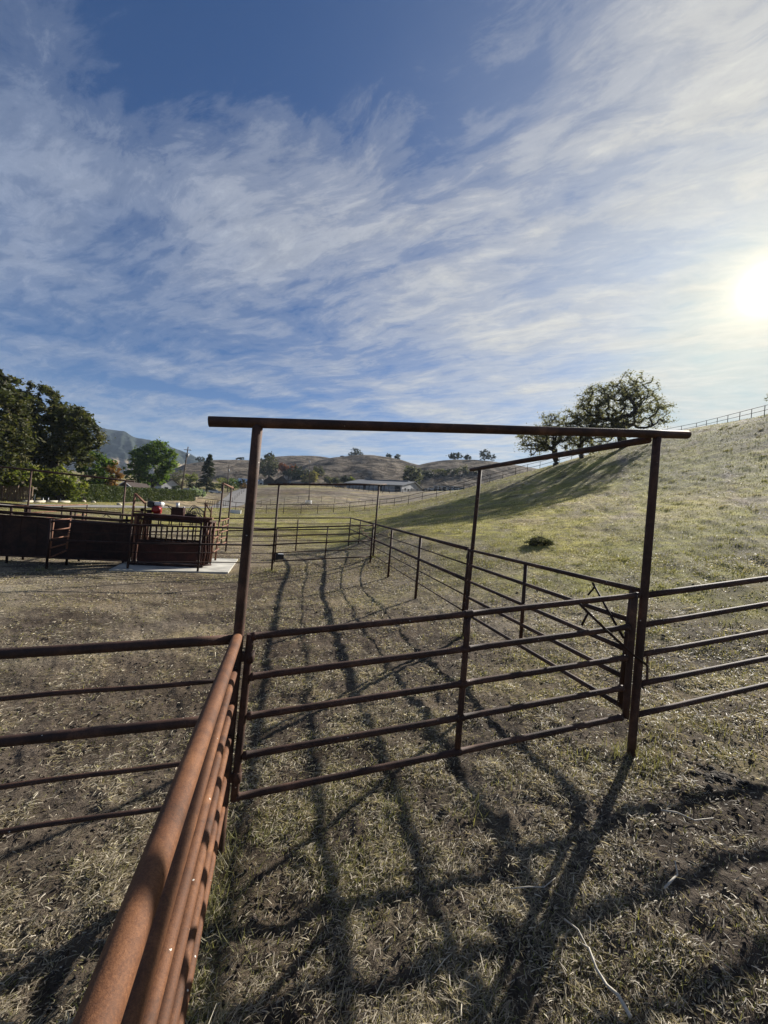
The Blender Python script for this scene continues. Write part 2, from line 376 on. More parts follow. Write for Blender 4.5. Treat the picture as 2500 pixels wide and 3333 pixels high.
cov = math_(nt, 'SUBTRACT', 1.0, math_(nt, 'MULTIPLY', math_(nt, 'SUBTRACT', 1.0, cov), math_(nt, 'SUBTRACT', 1.0, veil)))
shade = ramp(nt, nC, [(.3, .86), (.7, 1.06)])
ccol = mixc(nt, math_(nt, 'POWER', dt, 2.2), (3.0, 3.6, 4.9), (8.3, 8.0, 7.1))
ccol = mixc(nt, math_(nt, 'MULTIPLY', low, .5), ccol, (5.8, 6.4, 6.9))
ccol = mixc(nt, 1.0, ccol, shade, 'MULTIPLY')
skyc = mixc(nt, 1.0, sky.outputs[0], (.30, .55, .84), 'MULTIPLY')
skyc = vm('MINIMUM', skyc, (5.0, 6.0, 7.2)).outputs[0]
col = mixc(nt, cov, skyc, ccol)
for p, c_ in ((60, (1.7, 1.45, .8)), (600, (4.5, 3.9, 2.4)), (4200, (45, 43, 36))):
    g = mixc(nt, 1.0, ramp(nt, math_(nt, 'POWER', dt, float(p)), [(0, 0.0), (1, 1.0)]), c_, 'MULTIPLY')
    col = mixc(nt, 1.0, col, g, 'ADD')
bg = N(nt, 'ShaderNodeBackground'); bg.inputs['Strength'].default_value = .050; L(nt, col, bg.inputs['Color'])
wo = N(nt, 'ShaderNodeOutputWorld'); L(nt, bg.outputs[0], wo.inputs['Surface'])

vs = scene.view_settings; vs.view_transform = 'Standard'; vs.look = 'None'; vs.gamma = 1; vs.exposure = 1.0
scene.render.engine = 'CYCLES'
cy = scene.cycles; cy.use_denoising = True; cy.denoiser = 'OPENIMAGEDENOISE'; cy.max_bounces = 6; cy.diffuse_bounces = 3; cy.transmission_bounces = 4
cy.transparent_max_bounces = 6; cy.volume_bounces = 0; cy.sample_clamp_indirect = 6; cy.caustics_reflective = False; cy.caustics_refractive = False

# ------------------------------------------------------------------ ground
ROADP = np.array([(-75, 22), (-52, 30), (-38, 40), (-32.5, 52), (-32.5, 68), (-36, 88), (-44, 115), (-55, 148), (-64, 176), (-80, 230)], float)
def polydist(x, y, P):
    best = np.full(np.shape(x), 1e9)
    for a, b in zip(P[:-1], P[1:]):
        d = b - a; t = np.clip(((x - a[0]) * d[0] + (y - a[1]) * d[1]) / (d @ d), 0, 1)
        best = np.minimum(best, np.hypot(x - a[0] - t * d[0], y - a[1] - t * d[1]))
    return best
PADC = W(560, 1845, 14.6)
def disp(x, y):
    r = np.hypot(x, y)
    near = 1 - sm(r, 9, 16); mid = 1 - sm(r, 45, 90)
    h = near * (.030 * fbm(x * 4.2, y * 4.2, 3, 3) + .036 * np.maximum(fbm(x * 8, y * 8, 5, 2), 0) + .020 * fbm(x * 1.3, y * 1.3, 9, 2) - .05 * np.maximum(fbm(x * 3.3, y * 3.3, 15, 2) - .25, 0))
    hill = sm(x - .15 * y, 2, 9) * mid
    h += hill * (.10 * fbm((x * .35 + y * .94) * .55, (y * .35 - x * .94) * 2.1, 21, 3) + .05 * np.maximum(fbm((x * .35 + y * .94) * 1.6, (y * .35 - x * .94) * 4.5, 22, 2), -.2))
    h += (1 - sm(r, 60, 120)) * (.014 + .036 * sm(r, 12, 25)) * fbm(x * .5, y * .5, 13, 2)
    h *= sm(polydist(x, y, ROADP), 3.2, 6.0)
    dx, dy = x - PADC[0], y - PADC[1]
    h *= sm(np.hypot(dx, dy), 2.0, 4.0) * .8 + .2
    return h
def H(x, y): return T(x, y) + disp(np.atleast_1d(np.asarray(x, float)), np.atleast_1d(np.asarray(y, float)))
def greenness(x, y):
    r = np.hypot(x, y); n = fbm(x * .35, y * .35, 31, 3); n2 = fbm(x * 1.4, y * 1.4, 37, 2)
    # right of the pen fence and past its far side the paddock is grazed green; inside it is trampled straw
    trail = np.exp(-(np.abs(np.mod((x * .82 - y * .57) + 3 * fbm(x * .07, y * .07, 61, 2), 6.5) - 3.2) / .35) ** 2) * sm(x - .2 * y, 3, 9)
    out = np.maximum(sm((x - PS[0]) * PS[3] * 1.0 - (y - PS[1]) * PS[2] * 1.0 + 2.2 * n + 1.2 * n2, .5, 7.0), sm(y - 23 + x * .1, 0, 6))
    g = out * (.82 + .7 * n + .3 * n2 - .5 * trail) + (1 - out) * (.10 + .35 * np.maximum(n, 0) + .25 * np.maximum(n2, 0))
    g *= 1 - .2 * sm(x + .3 * y, 14, 40) * sm(34 - y, 0, 16)
    nn = np.exp(-(((x - PN[0]) * -PN[3] + (y - PN[1]) * PN[2] + .12) / .35) ** 2) * sm(4 - y, 0, 1); g = np.maximum(g, .6 * nn * (1 + n2)); g += .4 * sm(-1.2 - x, 0, 1.5) * sm(2.6 - y, 0, 1.2) * (1 + n2)
    far = sm(y, 62, 72) * sm(24 - x, 0, 6)
    g = g * (1 - far) + far * np.clip(.15 + .75 * n + .3 * n2, 0, 1)
    g += .5 * sm(y, 150, 175) * sm(-18 - x, 0, 14) * sm(y - 260, 10, 0)
    return np.clip(g, 0, 1)
def r_(x, y): return np.hypot(x, y)
def bareness(x, y):
    n = fbm(x * .28, y * .5, 41, 3); n2 = fbm(x * 1.1, y * 1.1, 43, 3)
    pen = 1 - sm((x - PS[0]) * PS[3] - (y - PS[1]) * PS[2], -.5, 2)
    b = .2 + .55 * n2 + pen * (.28 + .5 * n) * sm(20 - y, 0, 6)
    near_back = np.exp(-((y - 20 - .26 * (x + 3)) / 1.6) ** 2) * sm(2 - x, 0, 2)
    far = sm(y, 64, 74) * sm(24 - x, 0, 6)
    b = b * (.6 + .4 * sm(r_(x, y), 3, 7)) + .38 * (1 - sm(r_(x, y), 6, 12)) * (1 + fbm(x * 3.1, y * 3.1, 51, 2) * -1.2)
    return np.clip(b + .5 * near_back + far * (.2 + .5 * n), 0, 1)
ang = np.concatenate([np.linspace(-76, 76, 820), np.linspace(76, 284, 110)[1:-1]]) * PI / 180
rad = np.concatenate([[.25], .25 * 1.0168 ** np.arange(1, 545)]); rad = rad * (2450 / rad[-1])
AA, RR = np.meshgrid(ang, rad); X = (RR * np.sin(AA)).ravel(); Y = (RR * np.cos(AA)).ravel()
Z = H(X, Y); na, nr = len(ang), len(rad)
i = np.arange(nr - 1)[:, None] * na; j = np.arange(na)[None]
Fq = np.stack([i + j, i + (j + 1) % na, i + na + (j + 1) % na, i + na + j], -1).reshape(-1, 4)[:, ::-1]
V = np.stack([X, Y, Z], 1)
V = np.vstack([V, [[0, 0, Z[:na].mean()]]]); cidx = len(V) - 1
cap = np.stack([np.arange(na), (np.arange(na) + 1) % na, np.full(na, cidx), np.full(na, cidx)], 1)[:, ::-1]
gX, gY = V[:, 0], V[:, 1]
m_ground, gt = mat('paddock_ground')
gv = geo_pos(gt)
ag = N(gt, 'ShaderNodeAttribute', attribute_name='green').outputs['Fac']; ab = N(gt, 'ShaderNodeAttribute', attribute_name='bare').outputs['Fac']
n1 = noise(gt, gv, 14, 6, .65); n2 = noise(gt, gv, 2.2, 6, .6); n3 = noise(gt, mapping(gt, gv, (1, 1, 1)), 55, 4, .7); n4 = noise(gt, gv, .16, 6, .62); n6 = noise(gt, gv, .035, 5, .6); n5 = noise(gt, mapping(gt, gv, (.5, 1.3, 1), (0, 0, .3)), .9, 6, .7)
dry = ramp(gt, math_(gt, 'ADD', math_(gt, 'MULTIPLY', n1, .5), math_(gt, 'MULTIPLY', n3, .5)), [(.3, (.07, .06, .052)), (.5, (.245, .212, .175)), (.7, (.47, .42, .35))])
soil = ramp(gt, n1, [(.3, (.038, .031, .026)), (.7, (.15, .125, .104))])
grn = ramp(gt, math_(gt, 'ADD', math_(gt, 'MULTIPLY', n2, .5), math_(gt, 'MULTIPLY', n1, .5)), [(.3, (.08, .085, .022)), (.5, (.235, .23, .06)), (.7, (.46, .42, .14))])
gf = math_(gt, 'MULTIPLY', ag, ramp(gt, n2, [(.3, .45), (.6, 1.15)]), True)
c = mixc(gt, gf, dry, grn)
bf = ramp(gt, math_(gt, 'ADD', math_(gt, 'MULTIPLY', ab, .6), math_(gt, 'MULTIPLY', n2, .5)), [(.38, 0.0), (.72, .85)])
c = mixc(gt, bf, c, soil)
big = ramp(gt, n4, [(.34, (.78, .76, .74)), (.5, (1, 1, 1)), (.66, (1.25, 1.2, 1.08))]); c = mixc(gt, 1.0, c, big, 'MULTIPLY'); c = mixc(gt, 1.0, c, ramp(gt, n6, [(.38, (.66, .58, .52)), (.5, (1, .98, .95)), (.62, (1.35, 1.22, .95))]), 'MULTIPLY'); c = mixc(gt, 1.0, c, ramp(gt, n5, [(.36, (.5, .48, .46)), (.5, (1, 1, 1)), (.62, (1.22, 1.2, 1.1))]), 'MULTIPLY')
finish(gt, c, .95, math_(gt, 'ADD', n1, math_(gt, 'MULTIPLY', n3, .6)), .9, .04, spec=.1)
ground = npmesh('ground', V, np.vstack([Fq, cap]), m_ground, attr={'green': greenness(gX, gY), 'bare': bareness(gX, gY)}, smooth=True, org=(0, 0, 0))
tag(ground, kind='structure')

# gravel lane
def ribbon(name, P, w, m, lift, seg=160, nw=7):
    P = np.asarray(P, float); d = np.r_[0, np.cumsum(np.hypot(*np.diff(P, axis=0).T))]; s = np.linspace(0, d[-1], seg)
    k = np.ones(5) / 5
    x = np.interp(s, d, P[:, 0]); y = np.interp(s, d, P[:, 1])
    for _ in range(3): x[2:-2] = np.convolve(x, k, 'valid'); y[2:-2] = np.convolve(y, k, 'valid')
    tx, ty = np.gradient(x), np.gradient(y); l = np.hypot(tx, ty); nx, ny = -ty / l, tx / l
    V = []
    for t in np.linspace(-1, 1, nw):
        ww = w * (1 + .08 * fbm(s * .2, s * 0 + t, 77, 2)); px, py = x + nx * ww * t / 2, y + ny * ww * t / 2
        V.append(np.stack([px, py, T(px, py) + lift - .03 * t * t], 1))
    V = np.stack(V, 1).reshape(-1, 3)
    i = np.arange(seg - 1)[:, None] * nw; j = np.arange(nw - 1)[None]
    F = np.stack([i + j, i + nw + j, i + nw + j + 1, i + j + 1], -1).reshape(-1, 4)
    return tag(npmesh(name, V, F, m, smooth=True), kind='structure')
m_gravel, q = mat('grey_gravel'); v = geo_pos(q); a = noise(q, v, 1.2, 6, .7); b = noise(q, v, 30, 3, .7)
finish(q, ramp(q, math_(q, 'ADD', math_(q, 'MULTIPLY', a, .6), math_(q, 'MULTIPLY', b, .4)), [(.3, (.14, .125, .11)), (.7, (.34, .32, .29))]), .95, b, .5, .03)
ribbon('gravel_road', ROADP, 7.5, m_gravel, .09)

# ------------------------------------------------------------------ grass and straw
m_gr, q = mat('dry_and_green_grass'); a = N(q, 'ShaderNodeAttribute', attribute_name='tint').outputs['Fac']; g = N(q, 'ShaderNodeAttribute', attribute_name='green').outputs['Fac']
dc = ramp(q, a, [(0, (.07, .06, .048)), (.3, (.25, .208, .16)), (.7, (.52, .45, .35)), (1, (.84, .76, .63))])
gc = ramp(q, a, [(0, (.065, .078, .02)), (.5, (.235, .245, .06)), (1, (.54, .50, .16))])
cc = mixc(q, g, dc, gc)
finish(q, cc, .55, spec=.3, transl=.4, tcol=mixc(q, 1.0, cc, (1.15, 1.1, .75), 'MULTIPLY'))
def blades(name, n, r0, r1, segs, label=None):
    u = RNG.random(n); r = r0 * (r1 / r0) ** u; th = np.radians(RNG.uniform(-62, 62, n)); x, y = r * np.sin(th), r * np.cos(th)
    gr = greenness(x, y); ba = bareness(x, y); cl = fbm(x * 3.1, y * 3.1, 51, 2); cl2 = fbm(x * .9, y * .9, 53, 2)
    keep = RNG.random(n) < np.clip(.66 + 1.1 * cl + .5 * cl2 - .55 * np.maximum(ba - .5, 0), .14, 1)
    lp_ = sm(-.6 - x - .26 * (y - 3), 0, 1.5) * sm(y, 3, 4.5); keep &= RNG.random(n) > .5 * lp_ * (r < 18)
    keep &= (polydist(x, y, ROADP) > 4.2)
    ux, uy = (x - PADC[0]) * DF[0] + (y - PADC[1]) * DF[1], (x - PADC[0]) * -DF[1] + (y - PADC[1]) * DF[0]
    keep &= ~((np.abs(ux) < 2.9) & (uy > -.75) & (uy < 2.4))
    x, y, r, gr, cl = x[keep], y[keep], r[keep], gr[keep], cl[keep]; n = len(x)
    isg = RNG.random(n) < np.clip(gr * .85 + .05 + .3 * np.maximum(cl2[keep], 0), 0, .9)
    az = RNG.uniform(0, 2 * PI, n); az = np.where(RNG.random(n) < .5, az, RNG.normal(.6, .6, n))
    tilt = np.where(isg, RNG.uniform(.45, 1.35, n), RNG.uniform(-.05, .38, n))
    ln = (np.where(isg, RNG.uniform(.018, .05, n), RNG.uniform(.016, .062, n)) * (1 + .55 * np.maximum(cl, 0))) * (1 + np.minimum(r, 60) * np.where(segs == 2, .012, .03))
    big = RNG.random(n) < .015; ln = np.where(big & (r < 14), ln * 2.0, ln)
    w = (np.where(isg, .0009, .00105) + .00045 * r) * RNG.uniform(.6, 1.5, n)
    z = H(x, y) + np.where(isg, -.004, RNG.uniform(0, .022, n))
    d = np.stack([np.cos(az) * np.cos(tilt), np.sin(az) * np.cos(tilt), np.sin(tilt)], 1)
    ro = RNG.uniform(-1, 1, n) * np.where(isg, .5, 1.2); sd = np.stack([-np.sin(az) * np.cos(ro), np.cos(az) * np.cos(ro), np.sin(ro)], 1)
    b = np.stack([x, y, z], 1); tint = np.clip(RNG.beta(2, 2.4, n) + .12 * cl, 0, 1); gq = np.where(isg, RNG.uniform(.6, 1, n), RNG.uniform(0, .18, n))
    if segs == 1:
        V = np.stack([b - sd * w[:, None], b + sd * w[:, None], b + d * ln[:, None]], 1).reshape(-1, 3); k = 3
        F = np.arange(3 * n).reshape(-1, 3)
    else:
        sag = np.where(isg, .25, .12)[:, None] * ln[:, None] * np.array([0, 0, 1.0]); jit = RNG.normal(0, .07, (n, 3)) * ln[:, None]
        m_ = b + d * ln[:, None] * .55 + jit * .6; e = b + d * ln[:, None] - sag + jit
        V = np.stack([b - sd * w[:, None], b + sd * w[:, None], m_ + sd * w[:, None] * .8, m_ - sd * w[:, None] * .8, e + sd * w[:, None] * .3, e - sd * w[:, None] * .3], 1).reshape(-1, 3); k = 6
        o = np.arange(n)[:, None] * 6; F = np.concatenate([o + np.array([[0, 1, 2, 3]]), o + np.array([[3, 2, 4, 5]])], 0)
    ob = npmesh(name, V, F, m_gr, attr={'tint': np.repeat(tint, k), 'green': np.repeat(gq, k)}, org=(0, 0, 0))
    return tag(ob, label, 'grass', kind='stuff')
def weeds(name, n, label, spots=None):
    r = 7 * (70 / 7) ** RNG.random(n); th = np.radians(RNG.uniform(-20, 50, n)); cx, cy = r * np.sin(th), r * np.cos(th)
    side = (cx - PS[0]) * PS[3] - (cy - PS[1]) * PS[2]; k_ = side > 1.2; cx, cy, r = cx[k_], cy[k_], r[k_]
    if spots is not None: cx, cy = np.array(spots).T; r = np.hypot(cx, cy)
    m = 34; rad_ = (.06 + .10 * RNG.random(len(cx))) * (1 + r * .012); bx = np.repeat(cx, m) + RNG.normal(0, 1, len(cx) * m) * np.repeat(rad_, m); by = np.repeat(cy, m) + RNG.normal(0, .7, len(cx) * m) * np.repeat(rad_, m)
    n = len(bx); rr = np.repeat(r, m); az = RNG.uniform(0, 2 * PI, n); ti = RNG.uniform(.35, 1.4, n); ln = RNG.uniform(.05, .17, n) * (1 + rr * .012)
    d = np.stack([np.cos(az) * np.cos(ti), np.sin(az) * np.cos(ti), np.sin(ti)], 1); sd = np.stack([-np.sin(az), np.cos(az), 0 * az], 1); w = (.0016 + .0005 * rr)[:, None]
    b = np.stack([bx, by, H(bx, by) - .01], 1); V = np.stack([b - sd * w, b + sd * w, b + d * ln[:, None]], 1).reshape(-1, 3)
    cg = np.repeat(RNG.random(len(cx)), m)
    return tag(npmesh(name, V, np.arange(3 * n).reshape(-1, 3), m_gr, attr={'tint': np.repeat(np.clip(.25 + .3 * RNG.random(n), 0, 1), 3), 'green': np.repeat(np.where(cg < .6, .8, .3), 3)}, org=(0, 0, 0)), label, 'weeds', kind='stuff')
weeds('hill_weeds', 450, 'small dark weed tufts dotted over the grazed hillside')
sp_ = []
for q_, k_ in ((Lp, 9), (Rp, 9), (Mp, 6), (FLp, 4), (FRp, 4), (P1, 5)):
    for _ in range(k_): sp_.append((q_[0] + RNG.normal(0, .10), q_[1] + RNG.normal(0, .10)))
for k_ in range(26):
    q_ = RNG.uniform(0, 3.2); sp_.append((Lp[0] + PN[2] * q_ + RNG.normal(.04, .09), Lp[1] + PN[3] * q_ + RNG.normal(0, .06)))
for k_ in range(18):
    q_ = RNG.uniform(-2.5, 6.5); sp_.append((Lp[0] + PG[2] * q_ + RNG.normal(0, .15), Lp[1] + PG[3] * q_ + RNG.normal(0, .2)))
weeds('grass_tufts', 60, 'longer grass tufts growing at the post feet and under the near rails', sp_)
def clods(name, n, label):
    r = 1.0 * 13 ** RNG.random(n); th = np.radians(RNG.uniform(-60, 60, n)); x, y = r * np.sin(th), r * np.cos(th)
    k_ = RNG.random(n) < np.clip(.25 + .9 * fbm(x * 1.1, y * 1.1, 91, 2) + .4 * bareness(x, y), .02, 1); x, y, r = x[k_], y[k_], r[k_]; n = len(x)
    ico = []
    for i_ in range(5): ico.append((math.cos(i_ * 1.2566), math.sin(i_ * 1.2566), .1))
    ico = np.array([(0, 0, .8)] + ico + [(0, 0, -.6)]); fc = np.array([(0, 1 + i_, 1 + (i_ + 1) % 5) for i_ in range(5)] + [(6, 1 + (i_ + 1) % 5, 1 + i_) for i_ in range(5)])
    s_ = RNG.uniform(.005, .016, n) * (1 + r * .04) * np.where(RNG.random(n) < .04, 1.8, 1)
    V = ico[None] * (s_[:, None, None] * RNG.uniform(.55, 1.35, (n, 7, 3))) ; a_ = RNG.uniform(0, 6.28, n); c_, d_ = np.cos(a_)[:, None], np.sin(a_)[:, None]
    V = np.stack([V[..., 0] * c_ - V[..., 1] * d_, V[..., 0] * d_ + V[..., 1] * c_, V[..., 2]], -1) + np.stack([x, y, H(x, y) + .004], 1)[:, None]
    F = (fc[None] + (np.arange(n) * 7)[:, None, None]).reshape(-1, 3)
    return tag(npmesh(name, V.reshape(-1, 3), F, M_CLOD, org=(0, 0, 0)), label, 'soil', kind='stuff')
M_CLOD = plain('crumbled_soil', (.06, .048, .04), .95, .6, 20, spec=.1)
clods('soil_clods', 13000, 'small dark crumbs of trampled soil and dung among the straw')
blades('straw_litter', 680000, .9, 17, 2, 'dry straw litter and short grass blades over the trampled pen floor')
blades('short_grass', 320000, 14, 78, 1, 'short grazed grass over the green paddock and hillside')

# ------------------------------------------------------------------ hills
def hillmat(name, a, b, c, sc):
    m, q = mat(name); v = geo_pos(q); n1 = noise(q, v, sc, 7, .66, .4); n2 = noise(q, v, sc * .12, 4, .5); n3 = noise(q, v, sc * 5, 3, .6)
    f = math_(q, 'ADD', math_(q, 'MULTIPLY', n1, .6), math_(q, 'ADD', math_(q, 'MULTIPLY', n2, .25), math_(q, 'MULTIPLY', n3, .15)))
    finish(q, ramp(q, f, [(.43, a), (.5, b), (.57, c)]), .95, n1, 1.0, .45 / sc, spec=.05)
    return m
MH = hillmat('dry_brown_hillside', (.045, .036, .028), (.135, .108, .080), (.235, .195, .145), .10)
def hill(name, crest, front, back, m, rough=3.0, seed=1, nsx=150, nf=46, spur=0.0, fsub=0.0):
    Pc = np.array([W(*c) for c in crest]); d = np.r_[0, np.cumsum(np.hypot(np.diff(Pc[:, 0]), np.diff(Pc[:, 1])))]
    s = np.linspace(0, d[-1], nsx); x = np.interp(s, d, Pc[:, 0]); y = np.interp(s, d, Pc[:, 1]); z = np.interp(s, d, Pc[:, 2])
    k = np.array([1, 2, 1]) / 4
    for _ in range(2): z[1:-1] = np.convolve(z, k, 'valid')
    r = np.hypot(x, y); ux, uy = x / r, y / r
    t = np.concatenate([-np.linspace(1, 0, nf) ** 1.15, np.linspace(0, 1, 14)[1:]])
    V = []
    for tt in t:
        ln = front if tt < 0 else back; px, py = x + ux * tt * ln, y + uy * tt * ln
        a = abs(tt); prof = (1 - a) ** 1.12 * (1 + .55 * a) if tt < 0 else (1 - a * a) ** 1.3
        base = T(px, py) - 4
        q = np.sin(PI * min(a, 1)) ** .8
        nz = rough * q * fbm(px * .016, py * .016, seed, 4) + spur * q * (np.abs(fbm(s * .011 + tt * .6, s * 0 + tt * 1.2, seed + 5, 3)) * -2 + .6)
        V.append(np.stack([px, py, base + (z - base) * prof + nz * (1 if tt < 0 else .3)], 1))
    V = np.stack(V, 0).reshape(-1, 3); nt_ = len(t)
    i = np.arange(nt_ - 1)[:, None] * nsx; j = np.arange(nsx - 1)[None]
    F = np.stack([i + j, i + j + 1, i + nsx + j + 1, i + nsx + j], -1).reshape(-1, 4)
    return tag(npmesh(name, V, F, m, smooth=True), kind='structure')
hill('hills', [(500, 1560, 400), (560, 1530, 410), (602, 1511, 420), (663, 1504, 430), (696, 1499, 430), (769, 1497, 430), (812, 1498, 430), (870, 1500, 430), (930, 1512, 430), (1000, 1545, 430)], 170, 120, MH, 5, 3)
hill('hills', [(780, 1520, 520), (830, 1500, 520), (886, 1489, 520), (944, 1485, 520), (989, 1484.6, 520), (1057, 1489, 520), (1120, 1500, 520), (1200, 1540, 520)], 240, 150, MH, 6, 5)
hill('hills', [(950, 1540, 360), (1000, 1513, 370), (1040, 1500, 375), (1083, 1490, 380), (1122, 1487.5, 380), (1182, 1482, 380), (1215, 1483, 380), (1258, 1488, 380), (1304, 1497, 380), (1336, 1507.5, 380), (1367, 1515, 380), (1420, 1535, 380), (1480, 1570, 380)], 150, 130, MH, 5, 7, spur=3)
hill('hills', [(1200, 1560, 300), (1260, 1545, 310), (1310, 1528, 320), (1367, 1513, 330), (1401, 1504.5, 330), (1437, 1499, 330), (1480, 1495.5, 330), (1540, 1496, 330), (1600, 1501, 330), (1725, 1521, 330), (1850, 1545, 330)], 110, 120, MH, 4, 9)
m_mt, q = mat('chaparral_mountain'); v = geo_pos(q); sp = N(q, 'ShaderNodeSeparateXYZ'); L(q, v, sp.inputs[0])
nm = noise(q, v, .006, 6, .6, .3); nf_ = noise(q, v, .05, 5, .7)
hgt = math_(q, 'ADD', math_(q, 'MULTIPLY', sp.outputs[2], 1 / 210.0), math_(q, 'MULTIPLY', math_(q, 'SUBTRACT', nm, .5), .9))
msk = ramp(q, hgt, [(.42, 0.0), (.48, 1.0)])
dk = ramp(q, nf_, [(.35, (.014, .02, .018)), (.65, (.036, .044, .036))]); tn = ramp(q, nf_, [(.3, (.2, .155, .105)), (.7, (.33, .265, .185))])
finish(q, mixc(q, msk, tn, dk), .95, nf_, .6, 3.0, spec=.05)
hill('mountain', [(-700, 1400, 1500), (-300, 1395, 1500), (0, 1400, 1500), (250, 1396, 1500), (342, 1395.6, 1500), (367, 1399, 1500), (395, 1403, 1500), (440, 1424, 1500), (485.6, 1433, 1500), (540, 1449, 1500), (587, 1466, 1500), (640, 1489, 1500), (690, 1505, 1500), (760, 1530, 1500), (860, 1570, 1500)], 620, 400, m_mt, 22, 12, 320, 90, spur=26)

# air between here and the mountain
HAZE = True
if HAZE:
    hz = MB().box((-150, 1000, 146), (5300, 7000, 318)).build('haze', None)
    m, q = mat('hazy_air'); pv = N(q, 'ShaderNodeVolumePrincipled'); pv.inputs['Density'].default_value = .00011
    pv.inputs['Color'].default_value = (.62, .78, 1, 1); pv.inputs['Anisotropy'].default_value = .12
    o_ = N(q, 'ShaderNodeOutputMaterial'); L(q, pv.outputs[0], o_.inputs['Volume'])
    hz.data.materials.clear(); hz.data.materials.append(m); tag(hz, kind='stuff')
# ------------------------------------------------------------------ pipe pens
R_BIG, R_MED, R_THIN = .0385, .030, .018
def ground_pt(p): return np.array([p[0], p[1], Tz(p[0], p[1]) - .12])
def rails(par, plane, lst, r, ta=0.0, tb=0.0, m=None):
    rr = r if isinstance(r, (list, tuple)) else [r] * len(lst)
    for (a, b), q in zip(lst, rr):
        A, B = stretch(PL(plane, *a), PL(plane, *b), ta, tb); pipe(par, 'rail', A, B, q, m, 14 if q > .02 else 8, 6)
def rails_w(par, lst, Ya, Yb, r, m=None, name='rail'):
    for (a, b) in lst: pipe(par, name, W(*a, Ya), W(*b, Yb), r, m, 10, 3)

# nearest overhead gateway
Ltop = PL(PG, 839, 1385); Rtop = PL(PG, 2139, 1424)
Lbase = np.array([*(Lp[:2]), Tz(*Lp[:2]) - .15]); Rbase = np.array([*(Rp[:2]), Tz(*Rp[:2]) - .15])
t = thing('overhead_gateway', 'tall rusty pipe gateway whose long crossbeam spans the nearest gate', 'gateway', Lp, 'overhead pipe gateways of the cattle pens')
pipe(t, 'post', Lbase, Ltop, R_BIG + .002, n=20, seg=8); pipe(t, 'post', Rbase, Rtop, R_BIG, n=20, seg=8)
b0, b1 = PL(PG, 680, 1372), PL(PG, 2238, 1415.5)
pipe(t, 'crossbeam', b0, b1, R_BIG + .003, n=20, seg=10)
for px, py, sgn in ((812, 2137, 1), (774, 2530, 1)):
    q = PL(PG, px, py); ax = Lbase + (Ltop - Lbase) * ((q[2] - Lbase[2]) / (Ltop[2] - Lbase[2]))
    MB().box((q + ax) / 2, (np.linalg.norm(q - ax) + .02, .03, .075), np.array([[PG[2], PG[3], 0], [-PG[3], PG[2], 0], [0, 0, 1]]), .004).build('hinge_lug', M_RUST, t)
axg = np.array([[PG[2], PG[3], 0], [-PG[3], PG[2], 0], [0, 0, 1.0]])
q0, q1 = PL(PG, 2097, 2130), PL(PG, 2094, 2216)
MB().tube([q0 + axg[0] * -.03, q0 + axg[0] * .02 + [0, 0, .005], q0 + axg[0] * .045 - [0, 0, .04], q1 + axg[0] * .045, q1 + axg[0] * -.02], .011, 8).build('latch_keeper', M_RUST, t)

# nearest gate
t = thing('pipe_gate', 'closest rusty five-rail pipe gate, hung shut under the near crossbeam', 'gate', PL(PG, 770, 2592), 'pipe gates of the cattle pens')
GR = [((816, 2072), (2079, 1937)), ((806, 2204), (2052, 2040)), ((799, 2333), (2044, 2139.5)), ((785, 2461), (2034, 2238)), ((764, 2596), (2026, 2334))]
for k, (a, b) in enumerate(GR):
    A, B = PL(PG, *a), PL(PG, *b)
    if k not in (0, 4): A, B = stretch(A, B, -.01, -.02)
    u_ = (B - A) / np.linalg.norm(B - A); pr = [0, .033, .040, .047] ; LL = np.linalg.norm(B - A)
    m0, m1 = PL(PG, 1524.7, 2006), PL(PG, 1489.5, 2434); zm = A[2] + (B[2] - A[2]) * .555; xm = m0[0] + (m1[0] - m0[0]) * np.clip((m0[2] - zm) / (m0[2] - m1[2]), 0, 1); qm = (xm - A[0]) / u_[0]
    prof = [(0, .0275), (.030, .034), (.036, .034), (.042, .0278)] + [(q_, .0275) for q_ in np.linspace(.2, qm - .2, 6)] + [(qm - .043, .0276), (qm - .036, .0345), (qm - .028, .034), (qm + .028, .034), (qm + .036, .0345), (qm + .043, .0276)] + [(q_, .0275) for q_ in np.linspace(qm + .2, LL - .2, 6)] + [(LL - .042, .0278), (LL - .036, .034), (LL - .03, .034), (LL, .0275)]
    MB().tube([A + u_ * q_ + [0, 0, -.005 * math.sin(PI * q_ / LL)] for q_, _ in prof], [r_q for _, r_q in prof], 16).build('rail', M_RUST, t)
pipe(t, 'stile', PL(PG, 816, 2063), PL(PG, 762, 2604), .030, n=16, seg=6)
pipe(t, 'stile', PL(PG, 1524.7, 2006), PL(PG, 1489.5, 2434), .0285, n=16, seg=6)
pipe(t, 'stile', PL(PG, 2066, 1934), PL(PG, 2036, 2336), .032, n=16, seg=6)
off = np.array([PG[3], -PG[2], 0]) * .055
lb = MB(); lb.tube([PL(PG, 1874, 1962) + off, PL(PG, 1960, 2046) + off, PL(PG, 2045, 2124) + off, PL(PG, 2093, 2160) + off], .0125, 10); lb.tube([PL(PG, 1901, 1990) + off, PL(PG, 1880, 2030) + off], .0105, 8); lb.build('latch_bar', M_DRUST, t)
for px, py in ((813.5, 2137), (772, 2527)):
    q = PL(PG, px, py); pipe(t, 'hinge_band', q - [0.001, 0, .042], q + [0.001, 0, .042], .035, M_RUST, 16)

